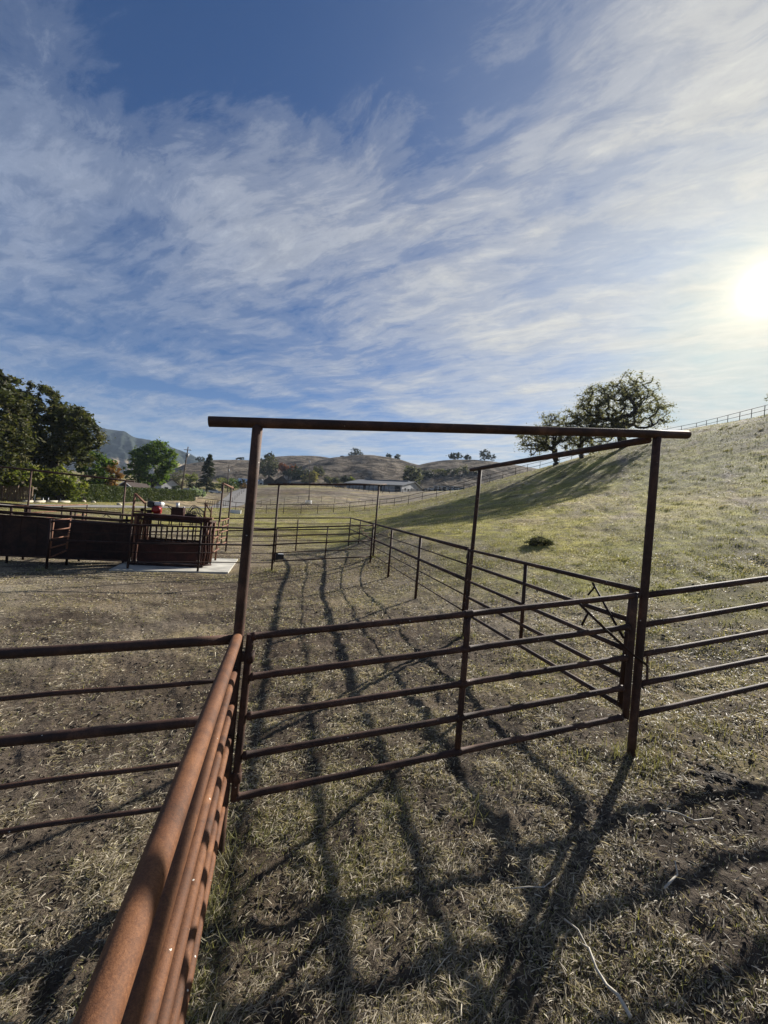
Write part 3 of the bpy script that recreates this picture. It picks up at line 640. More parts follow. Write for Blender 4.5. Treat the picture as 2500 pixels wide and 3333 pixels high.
# fence running back past the camera
dN = np.array([PN[2], PN[3], 0])
t = thing('pipe_fence', 'bright rust-brown pipe fence running from the near post toward the viewer', 'fence', Lp, 'pipe fences of the cattle pens')
zN = [(1.735, 1.845, R_BIG + .001), (1.475, 1.575, .0285), (1.215, 1.30, .0285), (.955, 1.025, .0285), (.69, .755, .0285), (.43, .5, .0285)]
for za, zb, r in zN:
    A = np.array([Lp[0], Lp[1], za]) + dN * (.03 if r > .035 else .045); k = (zb - za) / 2.41
    kx = (.006 if r > .035 else .006) * (1 if za > 1.4 else .3)
    pts = [A + dN * s + [kx * s, 0, k * s] for s in np.linspace(0, 5.2, 24)]
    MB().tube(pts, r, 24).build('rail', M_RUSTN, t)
e = np.array([Lp[0], Lp[1], 0]) + dN * 5.25; pipe(t, 'post', [e[0], e[1], Tz(e[0], e[1]) - .1], [e[0], e[1], 1.95], R_BIG)

# fence to the left of the near gateway: thick and thin rails
t = thing('pipe_fence', 'rusty fence of alternating thick and thin rails at the left, joining the near post', 'fence', Lp, 'pipe fences of the cattle pens')
PLF = (Lp[0], Lp[1], PG[2], PG[3])
LF = [((759.6, 2081), (0, 2126)), ((705, 2213.5), (0, 2273)), ((656.5, 2346.5), (0, 2411.6)), ((594, 2482), (0, 2561)), ((537, 2626), (0, 2707))]
for (a, b), r in zip(LF, (.0375, R_THIN, .0375, R_THIN, R_THIN)):
    A, B = PL(PLF, *a), PL(PLF, *b); d = (A - B) / np.linalg.norm(A - B)
    ta = ((Lp[0] - .02) - A[0]) / d[0]; A = A + d * ta; B = B - d * 2.4
    pts = [A + (B - A) * s + [0, 0, -.006 * math.sin(s * PI) - (.008 * math.sin(s * 5 * PI) if r < .02 else 0)] for s in np.linspace(0, 1, 14)]
    MB().tube(pts, r, 16).build('rail', M_RUST, t)
pipe(t, 'post', [B[0], B[1], Tz(B[0], B[1]) - .1], [B[0], B[1], 1.62], R_BIG)

# fence to the right of the near gateway
t = thing('pipe_fence', 'five-rail pipe fence at the right frame edge, crossing the foot of the hill', 'fence', Rp, 'pipe fences of the cattle pens')
RF = [((2113, 1936), (2500, 1883)), ((2108, 2032), (2500, 1966)), ((2100, 2128), (2500, 2055)), ((2093, 2224), (2500, 2142)), ((2084, 2324), (2500, 2228))]
for k, (a, b) in enumerate(RF):
    A, B = PL(PG, *a), PL(PG, *b); d = (B - A) / np.linalg.norm(B - A)
    A = A + d * ((Rp[0] + .02) - A[0]) / d[0]; B = B + d * 1.7
    pipe(t, 'rail', A, B, .0275 if k else .031, n=16, seg=8)
pipe(t, 'post', [B[0], B[1], Tz(B[0], B[1]) - .1], [B[0], B[1], PL(PG, 2500, 1883)[2] + .25], R_BIG)

# side gateway and its gate
t = thing('overhead_gateway', 'side pipe gateway whose crossbeam slopes away from the right-hand near post', 'gateway', Mp, 'overhead pipe gateways of the cattle pens')
Mtop = PL(PS, 1562.7, 1531); Mb = np.array([Mtop[0] * .5 + Mp[0] * .5, Mp[1], 0])
pipe(t, 'post', ground_pt(Mp), Mtop, R_BIG, n=16, seg=6)
A, B = PL(PS, 1533, 1529), PL(PS, 2112, 1431); pipe(t, 'crossbeam', A, B, R_BIG, n=18, seg=8)
t = thing('pipe_gate', 'rusty pipe gate on the hill side, seen through the nearest gate', 'gate', PL(PS, 1508, 1988), 'pipe gates of the cattle pens')
SG = [((1529, 1790), (2080, 1922)), ((1526.6, 1838.5), (2051, 2019)), ((1521.5, 1890), (2040, 2114.5)), ((1517.7, 1941), (2032, 2204)), ((1509, 1992), (2026, 2299.6))]
rails(t, PS, SG, .0275)
pipe(t, 'stile', PL(PS, 1527.5, 1785), PL(PS, 1507, 1996), .03); pipe(t, 'stile', PL(PS, 1711.7, 1837), PL(PS, 1695, 2078), .028)
A, B = PL(PS, 2060, 1917), PL(PS, 2018, 2296); pipe(t, 'stile', A, B, .03)
o2 = np.array([-PS[3], PS[2], 0]) * .05
lb = MB(); lb.tube([PL(PS, 1940.5, 1897) + o2, PL(PS, 1990, 1985) + o2, PL(PS, 2043, 2078) + o2], .0125, 8); lb.tube([PL(PS, 1947, 1912) + o2, PL(PS, 1926, 1937) + o2], .0105, 8); lb.build('latch_bar', M_DRUST, t)
for px, py in ((1523.5, 1811), (1511, 1967)):
    q = PL(PS, px, py); pipe(t, 'hinge_band', q - [0, 0, .045], q + [0, 0, .045], .035, M_RUST)

# long side fence up to the far gateway
t = thing('pipe_fence', 'pipe fence along the hill side from the side gate to the far gateway', 'fence', PL(PS, 1352, 1948), 'pipe fences of the cattle pens')
S2 = [((1523, 1787), (1214, 1704)), ((1519, 1836), (1214, 1731)), ((1515, 1886), (1216, 1756)), ((1508, 1934), (1216, 1780)), ((1503, 1985), (1212, 1805))]
rails(t, PS, S2, [R_BIG, .016, R_BIG, .016, .016])
for a, b in (((1372, 1749), (1352, 1949)), ((1277, 1723), (1263, 1879))):
    A = PL(PS, *a); B = PL(PS, *b); pipe(t, 'post', [B[0], B[1], B[2] - .1], [B[0] * .9 + A[0] * .1, B[1] * .9 + A[1] * .1, A[2]], R_BIG)

# far gateway and far gate
t = thing('overhead_gateway', 'far pipe gateway in the middle, standing over the farthest pen gate', 'gateway', FLp, 'overhead pipe gateways of the cattle pens')
FLt = W(915, 1577, 15.1); FRt = W(1243, 1578, FRp[1])
pipe(t, 'post', ground_pt(FLp), [FLp[0], FLp[1], FLt[2]], R_BIG); pipe(t, 'post', ground_pt(FRp), [FRp[0], FRp[1], FRt[2]], R_BIG)
d = np.array([FRp[0] - FLp[0], FRp[1] - FLp[1], FRt[2] - FLt[2]]); d0 = np.array([FLp[0], FLp[1], FLt[2]])
pipe(t, 'crossbeam', d0 - d * .1, d0 + d * 1.085, R_BIG + .003, n=14, seg=4)
PFG = pl(FLp, FRp)
t = thing('pipe_gate', 'farthest pen gate, seen left of the corner in front of the back fence', 'gate', PL(PFG, 893, 1827), 'pipe gates of the cattle pens')
rails(t, PFG, [((903, 1718.5), (1216, 1709.6)), ((900.5, 1746), (1212, 1735)), ((898, 1771.6), (1210.6, 1759)), ((895.4, 1799.5), (1209, 1785.6)), ((893, 1827), (1207, 1811))], [R_MED, .02, R_MED, .02, .026])
pipe(t, 'stile', PL(PFG, 1067.6, 1715), PL(PFG, 1057.5, 1817), .027); pipe(t, 'stile', PL(PFG, 903, 1716), PL(PFG, 893, 1829), .027); pipe(t, 'stile', PL(PFG, 1217, 1708), PL(PFG, 1207, 1813), .027)
lp = W(1204, 1835, FRp[1] - .75); t = thing('gate_post', 'short pipe post at the inner corner beside the far gateway', 'post', lp)
pipe(t, 'post_pipe', ground_pt(lp), W(1216, 1706, FRp[1] - .75), R_BIG)

# back fence of the pens
t = thing('pipe_fence', 'back pipe fence closing the far end of the pens before the green paddock', 'fence', Cp, 'pipe fences of the cattle pens')
bk = [((1142, 1685.6), (700, 1687)), ((1139.7, 1704.6), (700, 1706)), ((1138.5, 1721.5), (700, 1728)), ((1137, 1737.5), (700, 1745)), ((1134.7, 1757.7), (700, 1764))]
rails(t, PB, bk, [R_BIG, .018, R_BIG, .018, .018], 0, 4)
for (a, b) in (((1142, 1685), (1133.4, 1780.5)), ((972.7, 1690.6), (962.5, 1787)), ((800, 1688), (791, 1789)), ((640, 1687), (632, 1787))):
    A = PL(PB, *a); B = PL(PB, *b); pipe(t, 'post', [B[0], B[1], B[2] - .12], [B[0], B[1], A[2]], R_BIG)
t = thing('pipe_gate', 'small gate with a diagonal brace bar at the far right corner of the pens', 'gate', PL(PS, 1164, 1800), 'pipe gates of the cattle pens')
rails(t, PS, [((1142, 1686), (1214, 1704)), ((1140, 1705), (1214, 1729)), ((1139, 1722), (1213, 1754)), ((1137, 1741), (1212, 1780)), ((1135, 1763), (1209, 1806))], [R_BIG, .016, R_MED, .016, .016])
pipe(t, 'stile', PL(PS, 1174, 1696), PL(PS, 1163.8, 1805), R_MED)
lb = MB(); lb.tube([PL(PS, 1175, 1717) - [.08, 0, 0], PL(PS, 1218, 1762) - [.08, 0, 0]], .016, 8); lb.tube([PL(PS, 1178, 1719) - [.08, 0, 0], PL(PS, 1168, 1728) - [.08, 0, 0]], .014, 8); lb.build('latch_bar', M_COP, t)

# fence line in front of the squeeze chute
t = thing('pipe_fence', 'pipe fence standing in front of the alley and the squeeze chute', 'fence', W(414, 1856, 13.8), 'pipe fences of the cattle pens')
def fx(px, py): return PL(PF, px, py)
FL_ = [((899, 1722), (419, 1708.5), (170, 1696)), ((899, 1747), (415, 1739), (168, 1727)), ((898, 1775), (413, 1768), (165, 1757)), ((896, 1802), (411, 1797), (160, 1787)), ((893, 1832), (408, 1827), (153, 1816))]
for (a, b, c), r in zip(FL_, (R_BIG, .018, R_BIG * .95, .018, .019)):
    A, B, C_ = fx(*a), fx(*b), fx(*c); dd = (C_ - B) / np.linalg.norm(C_ - B)
    if c[1] > 1800 or c[1] < 1700: C_ = C_
    MB().tube([A, B, C_], r, 10).build('rail', M_DRUST, t)
for a, b in (((170, 1690), (150.4, 1855)), ((424, 1706), (414.6, 1857)), ((655, 1715), (643, 1864))):
    B = fx(*b); A = fx(*a); pipe(t, 'post', [B[0], B[1], B[2] - .12], [B[0], B[1], A[2]], R_BIG, M_DRUST)
t = thing('pipe_gate', 'narrow pipe gate swung open away from the fence before the alley wall', 'gate', P1, 'pipe gates of the cattle pens')
Ye = 13.75
for a, b in (((174, 1692), (229, 1689)), ((173, 1726), (228, 1718)), ((170, 1754), (222, 1744)), ((166, 1783), (219, 1769)), ((161, 1815), (216, 1792))):
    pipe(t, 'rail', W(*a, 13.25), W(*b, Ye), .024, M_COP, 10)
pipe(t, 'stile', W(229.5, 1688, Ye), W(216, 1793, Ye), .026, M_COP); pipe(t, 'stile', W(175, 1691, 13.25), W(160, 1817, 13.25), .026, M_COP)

# small overhead frame beside the chute with its two gates
t = thing('overhead_gateway', 'narrow pipe gateway with a short slanting top bar beside the squeeze chute', 'gateway', W(701, 1817, 17.4), 'overhead pipe gateways of the cattle pens')
a0, a1 = W(701, 1817, 17.4), W(727, 1577, 17.4); c0, c1 = W(735, 1788, 21.0), W(753.5, 1589, 21.0)
pipe(t, 'post', [a0[0], a0[1], a0[2] - .15], a1, R_BIG + .005); pipe(t, 'post', [c0[0], c0[1], c0[2] - .3], c1, R_BIG + .005)
A, B = stretch(W(727, 1574, 17.4), W(753.5, 1585.5, 21.0), .15, .9); pipe(t, 'crossbeam', A, B, R_BIG + .004, M_COP)
t = thing('pipe_gate', 'sunlit rusty pipe gate hanging inside the narrow gateway', 'gate', W(734, 1765, 20.8), 'pipe gates of the cattle pens')
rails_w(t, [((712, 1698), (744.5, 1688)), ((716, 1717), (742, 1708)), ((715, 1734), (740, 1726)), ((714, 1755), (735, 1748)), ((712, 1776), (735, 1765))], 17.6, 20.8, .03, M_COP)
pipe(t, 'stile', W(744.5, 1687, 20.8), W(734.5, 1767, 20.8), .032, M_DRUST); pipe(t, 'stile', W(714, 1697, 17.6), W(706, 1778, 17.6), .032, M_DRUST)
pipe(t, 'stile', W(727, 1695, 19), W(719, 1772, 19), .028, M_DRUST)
pipe(t, 'brace', W(733, 1695, 19.5), W(741, 1716, 20.5), .022, M_COP)
t = thing('pipe_gate', 'low ladder-like rusty gate standing on the concrete pad beside the chute', 'gate', W(685, 1827, 15.9), 'pipe gates of the cattle pens')
pipe(t, 'stile', W(684.5, 1828.5, 15.9), W(699.5, 1701, 15.9), .05, M_COP); pipe(t, 'stile', W(701, 1818, 17.2), W(713, 1699, 17.2), .035, M_COP)
rails_w(t, [((698, 1727), (712, 1723)), ((695, 1754), (717, 1741)), ((699, 1772), (715, 1765)), ((693, 1798), (712, 1786))], 15.9, 17.2, .03, M_COP)
lev = MB(); lev.tube([W(703, 1750, 15.85), W(694, 1753, 15.7)], .018, 8); lev.build('latch_bar', M_COP, t)

# concrete pad under the chute
zp = .055
def HZ(px, py, z):
    d_ = ray(px, py); return EYE + d_ * ((z - EYE[2]) / d_[2])
padc = [HZ(355, 1854, .1), HZ(742.6, 1862, .1), HZ(775, 1819, .1), HZ(440, 1812, .1)]
pb = MB(); pb.prism([[p[0], p[1], zp + .045] for p in padc][::-1], np.array([0, 0, -.25])); pad = tag(pb.build('concrete_pad', M_CONC), kind='structure')
# ------------------------------------------------------------------ squeeze chute (local frame: x along the fence line, y away, z up)
O = HZ(430, 1838, .1)
X3, Y3 = DF, DP
XS = .835
def c(x, y, z): return O + X3 * x * XS + Y3 * y + np.array([0, 0, z])
AX = np.array([X3 * XS, Y3, [0, 0, 1.0]])
t = thing('squeeze_chute', 'rusty hydraulic squeeze chute with a red engine and looping black hoses on its roof', 'cattle chute', O)
LN, DPT = 2.86, .95
fr = MB()
for y in (0, DPT):
    fr.box(c(LN / 2, y, .05), (LN + .2, .12, .09), AX); fr.box(c(LN / 2, y, .93), (LN - .1, .09, .10), AX); fr.box(c(LN / 2, y, 1.78), (LN - .25, .09, .09), AX)
fr.build('frame_rail', M_DRUST, t)
for y in (0, DPT):
    for x in (0.0, .1, LN - .12, LN):
        MB().box(c(x, y, .98), (.075, .09, 1.9), AX, .008).build('upright', M_COP if x < .05 and y == 0 else M_RED, t)
for y in (.0, DPT):
    MB().box(c(LN / 2, y, .5), (LN - .35, .02, .70), AX).box(c(LN / 2, y - .016, .5), (.03, .012, .70), AX).box(c(LN / 2, y - .016, .82), (LN - .35, .012, .05), AX).build('side_panel', M_RED, t)
    for i in range(5 if y == 0 else 0):
        xx = .52 + i * .445
        b = MB()
        for s in (-1, 1):
            b.box(c(xx + s * .045, y, 1.665), (.034, .04, .16), AX); b.tube([c(xx + s * .115, y, 1.57), c(xx + s * .10, y, 1.3), c(xx + s * .125, y, .97)], .03, 8)
        b.box(c(xx, y, 1.575), (.36, .06, .04), AX); b.build('drop_bar', M_DRUST, t)
bm = MB(); bm.box(c(LN / 2 + .05, .02, 1.905), (LN + .4, .13, .12), AX, .01); bm.box(c(LN / 2, DPT, 1.905), (LN + .3, .12, .12), AX, .01); bm.box(c(LN / 2, DPT / 2, 1.955), (LN + .1, DPT, .02), AX); bm.build('roof_beam', M_RED, t)
# entrance end: curved guards
g = MB()
for k in range(4):
    y = .12 + k * .24
    g.tube([c(.06, y, .12), c(.1, y, 1.2), c(.16, y, 1.72), c(.34, y, 1.86)], .032, 8)
g.build('tail_gate', M_COP, t)
for x in (.33, .43):
    MB().box(c(x, .5, 1.3), (.06, .05, .95), AX).build('tail_bar', M_COP, t)
hg = MB()
for k, (x, y) in enumerate(((LN + .1, .02), (LN + .16, .3), (LN + .18, .62), (LN + .14, .93), (LN + .26, .2), (LN + .27, .75))):
    hg.tube([c(x, y, .06), c(x + .05, y, .6), c(x - .02, y, 1.3), c(x + .02, y, 1.82)], .036, 10)
hg.tube([c(LN + .05, 0, 1.84), c(LN + .34, .3, 1.8), c(LN + .34, .8, 1.8)], .04, 10); hg.tube([c(LN + .05, 0, .09), c(LN + .4, .3, .09)], .035, 10)
hg.build('head_gate', M_RED, t)
cl = MB(); cl.tube([c(LN + .2, -.05, 1.5), c(LN + .3, -.03, 1.75)], .03, 10); cl.tube([c(LN + .16, -.05, 1.25), c(LN + .2, -.05, 1.5)], .045, 10); cl.build('hydraulic_cylinder', M_COP, t)
# end brackets on the roof
br = MB(); br.tube([c(-.22, .1, 1.2), c(-.18, .1, 2.72)], .04, 10); br.tube([c(-.18, .1, 2.70), c(.26, .1, 2.36)], .036, 10); br.tube([c(-.18, .2, 2.70), c(.26, .2, 2.36)], .03, 10); br.tube([c(.26, .15, 2.36), c(.28, .15, 1.95)], .03, 8); br.tube([c(-.06, .1, 1.2), c(-.1, .1, 1.95)], .03, 8); br.box(c(0, .12, 2.02), (.4, .12, .06), AX); br.build('roof_bracket', M_COP, t)
br = MB(); br.tube([c(LN - .02, .1, 1.9), c(LN - .04, .1, 2.52)], .03, 10); br.tube([c(LN - .03, .1, 2.52), c(LN + .24, .15, 2.2)], .028, 10); br.tube([c(LN + .22, .15, 1.9), c(LN + .24, .15, 2.42)], .03, 10); br.box(c(LN - .03, .1, 2.535), (.12, .06, .03), AX); br.box(c(LN + .15, .1, 1.98), (.4, .3, .05), AX); br.build('roof_bracket', M_COP, t)
# engine
ec = (.73, .3)
en = MB(); en.box(c(ec[0], ec[1], 2.13), (.3, .34, .28), AX, .04); en.tube([c(ec[0] + .03, ec[1] - .16, 2.15), c(ec[0] + .03, ec[1] - .27, 2.15)], .155, 20); en.tube([c(ec[0] + .03, ec[1] - .27, 2.15), c(ec[0] + .03, ec[1] - .30, 2.15)], [.15, .06], 20)
eng = en.build('engine', M_REDP, t)
ft = MB(); ft.box(c(ec[0] + .07, ec[1], 2.37), (.36, .36, .17), AX, .05); ft.build('fuel_tank', M_WHP, eng)
ft = MB(); ft.tube([c(ec[0] + .1, ec[1], 2.455), c(ec[0] + .1, ec[1], 2.49)], .045, 12); ft.build('fuel_cap', M_BLKP, eng)
ac = MB(); ac.box(c(ec[0] - .27, ec[1], 2.34), (.3, .26, .25), AX, .04); ac.box(c(ec[0] - .1, ec[1], 2.12), (.14, .3, .2), AX, .03); ac.build('air_cleaner', M_BLKP, eng)
pm = MB(); pm.box(c(.42, .25, 2.06), (.2, .2, .12), AX, .02); pm.tube([c(.05, .2, 2.1), c(.3, .24, 2.08), c(.55, .26, 2.05)], .03, 8); pm.tube([c(.1, .3, 2.0), c(.2, .2, 2.16), c(.36, .26, 2.02)], .02, 8); pm.box(c(.13, .22, 2.08), (.1, .12, .16), AX, .02); pm.build('hydraulic_pump', M_DRUST, t)
br = MB(); br.tube([c(.98, .3, 2.36), c(1.14, .3, 2.34), c(1.42, .3, 2.1), c(1.5, .2, 2.02)], .016, 8); br.tube([c(1.14, .3, 2.34), c(1.4, .3, 2.28)], .014, 8); br.build('control_rod', M_DRUST, t)
tk = MB(); tk.box(c(1.62, .3, 2.15), (.52, .36, .31), AX, .008); tank = tk.build('hydraulic_tank', M_RED, t)
tk = MB(); tk.tube([c(1.58, .26, 2.305), c(1.58, .26, 2.47)], .06, 16); tk.tube([c(1.58, .26, 2.47), c(1.58, .26, 2.49)], .066, 16); tk.build('filler_breather', M_WHP, tank)
tk = MB(); tk.tube([c(1.84, .3, 2.31), c(1.84, .3, 2.35)], .035, 12); tk.build('filler_cap', M_WHP, tank)
hr = np.random.default_rng(5)
for k in range(9):
    x0 = 1.9 + hr.random() * .25; x1 = 2.45 + hr.random() * .5; y0 = .12 + hr.random() * .5; y1 = .1 + hr.random() * .5; hh = .12 + hr.random() * .3
    pts = [c(x0 + (x1 - x0) * s + .03 * math.sin(9 * s + k), y0 + (y1 - y0) * s, 2.0 + hh * math.sin(PI * s) ** .7 + .02 * math.sin(13 * s + k)) for s in np.linspace(0, 1, 22)]
    MB().tube(pts, .0115, 7).build('hose', M_BLK, t)
vb = MB(); vb.box(c(2.2, .2, 2.03), (.5, .16, .09), AX, .01)
for k in range(5): vb.tube([c(2.02 + k * .09, .2, 2.07), c(2.02 + k * .09, .14, 2.2)], .012, 6)
vb.tube([c(2.78, .25, 1.95), c(2.76, .25, 2.24)], .03, 8); vb.build('valve_bank', M_DRUST, t)

# alley leading to the chute: sheeted walls with pipe rails on top
def alley(name, label, y, x0, x1, toprails):
    t = thing(name, label, 'alley wall', c(x0, y, 0), 'sheeted alley walls')
    L_ = x1 - x0; z0 = -.02
    sh = MB(); nb = int(L_ / .3)
    for i in range(nb):
        xa = x0 + L_ * i / nb; sh.box(c(xa + L_ / nb / 2, y + (.012 if i % 2 else 0), .78), (L_ / nb, .012, 1.42), AX)
    sh.build('steel_sheet', M_DRUST, t)
    for z in toprails: pipe(t, 'rail', c(x0, y, z), c(x1, y, z), R_BIG, M_DRUST)
    pipe(t, 'rail', c(x0, y - .05, .1), c(x1, y - .05, .1), .03, M_DRUST)
    for i in range(int(L_ / 2.2) + 1): pipe(t, 'post', c(x0 + i * 2.2, y + .05, -.2), c(x0 + i * 2.2, y + .05, max(toprails)), R_BIG, M_DRUST)
alley('alley_wall', 'dark steel-sheeted alley wall left of the chute, nearer of the two', .25, -11.5, -.2, (1.52, 1.66, 1.86))
alley('alley_wall', 'dark steel-sheeted alley wall left of the chute, behind the nearer wall', 1.15, -11.5, -.2, (1.55, 1.80))

# pen gateway and gates beyond the alley on the left
t = thing('overhead_gateway', 'pipe gateway beyond the alley at far left, its crossbeam against the trees', 'gateway', W(80, 1800, 17.2), 'overhead pipe gateways of the cattle pens')
pa, pb_ = W(102, 1533, 17.2), W(409, 1567, 18.2)
for p in (pa, pb_): pipe(t, 'post', ground_pt(p), p, R_BIG)
A = W(-60, 1512, 16.7); B = W(438, 1567.5, 18.3); pipe(t, 'crossbeam', A, B, R_BIG + .004, n=12, seg=4)
t = thing('pipe_gate', 'pipe gate showing above the alley wall, with a forked diagonal latch bar', 'gate', W(246, 1760, 17.7), 'pipe gates of the cattle pens')
rails_w(t, [((97, 1647), (393, 1669)), ((94, 1672), (391, 1692)), ((91, 1697), (389, 1715)), ((87, 1748), (384, 1762))], 17.25, 18.15, .033, M_DRUST)
for a, y in (((97, 1646), 17.25), ((246, 1659), 17.7), ((393, 1668), 18.15)):
    p = W(*a, y); q = W(a[0] - 9, a[1] + 102, y); pipe(t, 'stile', p, q, .033, M_DRUST)
lb = MB(); lb.tube([W(338, 1667, 17.9), W(364, 1688, 18.0)], .018, 8); lb.tube([W(346, 1674, 17.9), W(337, 1681, 17.9)], .016, 8); lb.build('latch_bar', M_DRUST, t)
t = thing('pipe_gate', 'thin coppery pipe gate swung open behind the alley, sun on its top rail', 'gate', W(282, 1720, 23), 'pipe gates of the cattle pens')
rails_w(t, [((100, 1647), (284, 1642.5)), ((98, 1668.5), (282, 1659)), ((96, 1690), (280, 1674)), ((93, 1712), (277, 1691))], 17.4, 22.5, .028, M_COP)
for a, y, l in (((284, 1641.5), 22.5, 66), ((203, 1645), 19.6, 74), ((100, 1646), 17.4, 82)):
    p = W(*a, y); pipe(t, 'stile', p, W(a[0] - l * .085, a[1] + l, y), .03, M_DRUST)
t = thing('pipe_fence', 'pen fence with a pale sunlit top rail, behind the alley at the left edge', 'fence', W(30, 1750, 17), 'pipe fences of the cattle pens')
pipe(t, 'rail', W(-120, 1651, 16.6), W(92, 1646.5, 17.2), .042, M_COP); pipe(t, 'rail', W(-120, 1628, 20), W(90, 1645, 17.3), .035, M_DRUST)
pipe(t, 'rail', W(-120, 1702, 16.6), W(90, 1696, 17.2), .03, M_DRUST)
p = W(84, 1646, 17.15); pipe(t, 'post', ground_pt(p), p, .045, M_DRUST); p = W(-100, 1650, 16.65); pipe(t, 'post', ground_pt(p), p, .045, M_DRUST)

# ------------------------------------------------------------------ paddock fences far off
pts = [W(*p) for p in ring] + [W(*p) for p in crest[2:]]
cr = crest
t = thing('paddock_fence', 'long two-rail pipe fence crossing the green paddock and climbing the hill crest', 'fence', pts[5])
allp = [W(*p) for p in ring + cr]
posts = list(allp)
ext = allp[-1] + (allp[-1] - allp[-2])
for i, p in enumerate(posts):
    pipe(t, 'post', [p[0], p[1], p[2] - .2], [p[0], p[1], p[2] + 1.33], .042, M_DRUST, 8)
    if i in range(len(ring), len(ring + cr) - 1):
        q = (p + posts[i + 1]) / 2; q[2] = Tz(q[0], q[1]); pipe(t, 'post', [q[0], q[1], q[2] - .2], [q[0], q[1], (p[2] + posts[i + 1][2]) / 2 + 1.33], .042, M_DRUST, 8)
for h in (1.31, .66):
    MB().tube([W(640, 1650, 57.5) + [0, 0, h]] + [p + [0, 0, h] for p in allp], .036, 8).build('rail', M_DRUST, t)
# wire mesh fence beside the gravel lane
t = thing('wire_fence', 'thin wire-mesh fence with slim posts along the near verge of the gravel road', 'fence', W(700, 1640, 66))
wp = [W(668, 1652, 60), W(690, 1648, 66), W(712, 1642, 74), W(735, 1635, 86), W(757, 1626, 102), W(778, 1613, 122), W(800, 1600, 145)]
gp = [np.array([p[0], p[1], Tz(p[0], p[1])]) for p in wp]
fine = [gp[0] + (gp[-1] - gp[0]) * 0]
for a, b in zip(gp[:-1], gp[1:]):
    for s in (0, .33, .66):
        q = a + (b - a) * s; q[2] = Tz(q[0], q[1]); pipe(t, 'post', q - [0, 0, .1], q + [0, 0, 1.3], .045, M_POLE, 6)
mm = MB()
for h in (.25, .55, .9, 1.22): mm.tube([p + [0, 0, h] for p in gp], .014, 4)
mm.build('wire_mesh', M_DRUST, t)
# far side field fence
t = thing('wire_fence', 'thin dark wire fence with many slim posts crossing the brown field by the light pole', 'fence', W(1000, 1632, 76))
wp = [W(x, y, Y_) for x, y, Y_ in ((850, 1640, 70), (880, 1638, 72), (925, 1636, 73), (970, 1634.5, 74), (1003, 1633, 75), (1046, 1630, 76), (1090, 1627, 78), (1130, 1620, 81), (1170, 1613, 85), (1215, 1604, 90), (1262, 1596, 95), (1310, 1590, 100))]
for p in wp: pipe(t, 'post', [p[0], p[1], Tz(p[0], p[1]) - .1], [p[0], p[1], Tz(p[0], p[1]) + 1.25], .035, M_DRUST, 6)
mm = MB()
for h in (.5, .85, 1.2): mm.tube([np.array([p[0], p[1], Tz(p[0], p[1]) + h]) for p in wp], .012, 4)
mm.build('wire_mesh', M_DRUST, t)
# dark board fence in front of the barn
def board_fence(label, P_, h, rl, step=3.2):
    t = thing('board_fence', label, 'fence', P_[0]); P_ = [np.array([p[0], p[1], Tz(p[0], p[1])]) for p in P_]
    full = []
    for a, b in zip(P_[:-1], P_[1:]):
        n = max(1, int(np.linalg.norm(b - a) / step))
        for k in range(n): q = a + (b - a) * k / n; q[2] = Tz(q[0], q[1]); full.append(q)
    full.append(P_[-1])
    for q in full: MB().box(q + [0, 0, h / 2 - .05], (.16, .16, h + .1)).build('post', M_BFEN, t)
    for z in rl: MB().tube([q + [0, -.1, z] for q in full], .075, 4).build('rail', M_BFEN, t)
board_fence('dark three-rail fence curving in front of the long white barn', [W(931, 1580, 190), W(1010, 1585, 182), (W(1120, 1591, 172)), W(1200, 1602, 158), W(1245, 1608, 150), W(1310, 1606, 158), W(1380, 1603, 165), W(1445, 1597, 175)], 1.5, (.5, .95, 1.4))
# ------------------------------------------------------------------ buildings
def gable(name, label, base_l, base_r, Y, wall_h, roof_h, depth, wallm, roofm, group=None, over=.4, ridge='front', openings=(), yaw=0.0):
    """box with a gable roof; base_l/base_r are photo points of the front wall's foot at distance Y"""
    a, b = W(*base_l, Y), W(*base_r, Y); w = np.linalg.norm((b - a)[:2]); z = min(Tz(a[0], a[1]), Tz(b[0], b[1]), a[2], b[2]) - .2
    x = (b - a) / w; x[2] = 0; x /= np.linalg.norm(x)
    ca, sa = math.cos(yaw), math.sin(yaw); x = np.array([x[0] * ca - x[1] * sa, x[0] * sa + x[1] * ca, 0]); y = np.array([-x[1], x[0], 0]); up = np.array([0, 0, 1.0])
    o = np.array([a[0], a[1], z]); t = thing(name, label, 'building', o, group)
    q = lambda i, j, k: o + x * i + y * j + up * k
    H_ = wall_h + .2
    mb = MB()
    if ridge == 'front':     # gable end faces the viewer
        mb.prism([q(0, 0, 0), q(w, 0, 0), q(w, 0, H_), q(w / 2, 0, H_ + roof_h), q(0, 0, H_)], y * depth)
    else:
        mb.prism([q(0, 0, 0), q(0, 0, H_), q(0, depth / 2, H_ + roof_h), q(0, depth, H_), q(0, depth, 0)], x * w)
    mb.build('wall', wallm, t)
    rf = MB(); th = .14
    if ridge == 'front':
        for s in (0, 1):
            e = q(-over if s == 0 else w + over, -over, H_ - over * roof_h / (w / 2) + .05); rr = q(w / 2, -over, H_ + roof_h + .05)
            rf.prism([e, rr, rr + up * th, e + up * th], y * (depth + 2 * over))
    else:
        for s in (0, 1):
            e = q(-over, -over if s == 0 else depth + over, H_ - over * roof_h / (depth / 2) + .05); rr = q(-over, depth / 2, H_ + roof_h + .05)
            rf.prism([e, rr, rr + up * th, e + up * th], x * (w + 2 * over))
    rf.build('roof', roofm, t)
    for nm, i0, i1, k0, k1, m in openings:
        MB().box(q((i0 + i1) / 2, -.02, (k0 + k1) / 2 + .2), (i1 - i0, .1, k1 - k0), np.array([x, y, up])).build(nm, m, t)
    return t, q, w
M_BWALL = plain('weathered_barn_wall', (.36, .365, .37), .9, .35, .5, spec=.15)
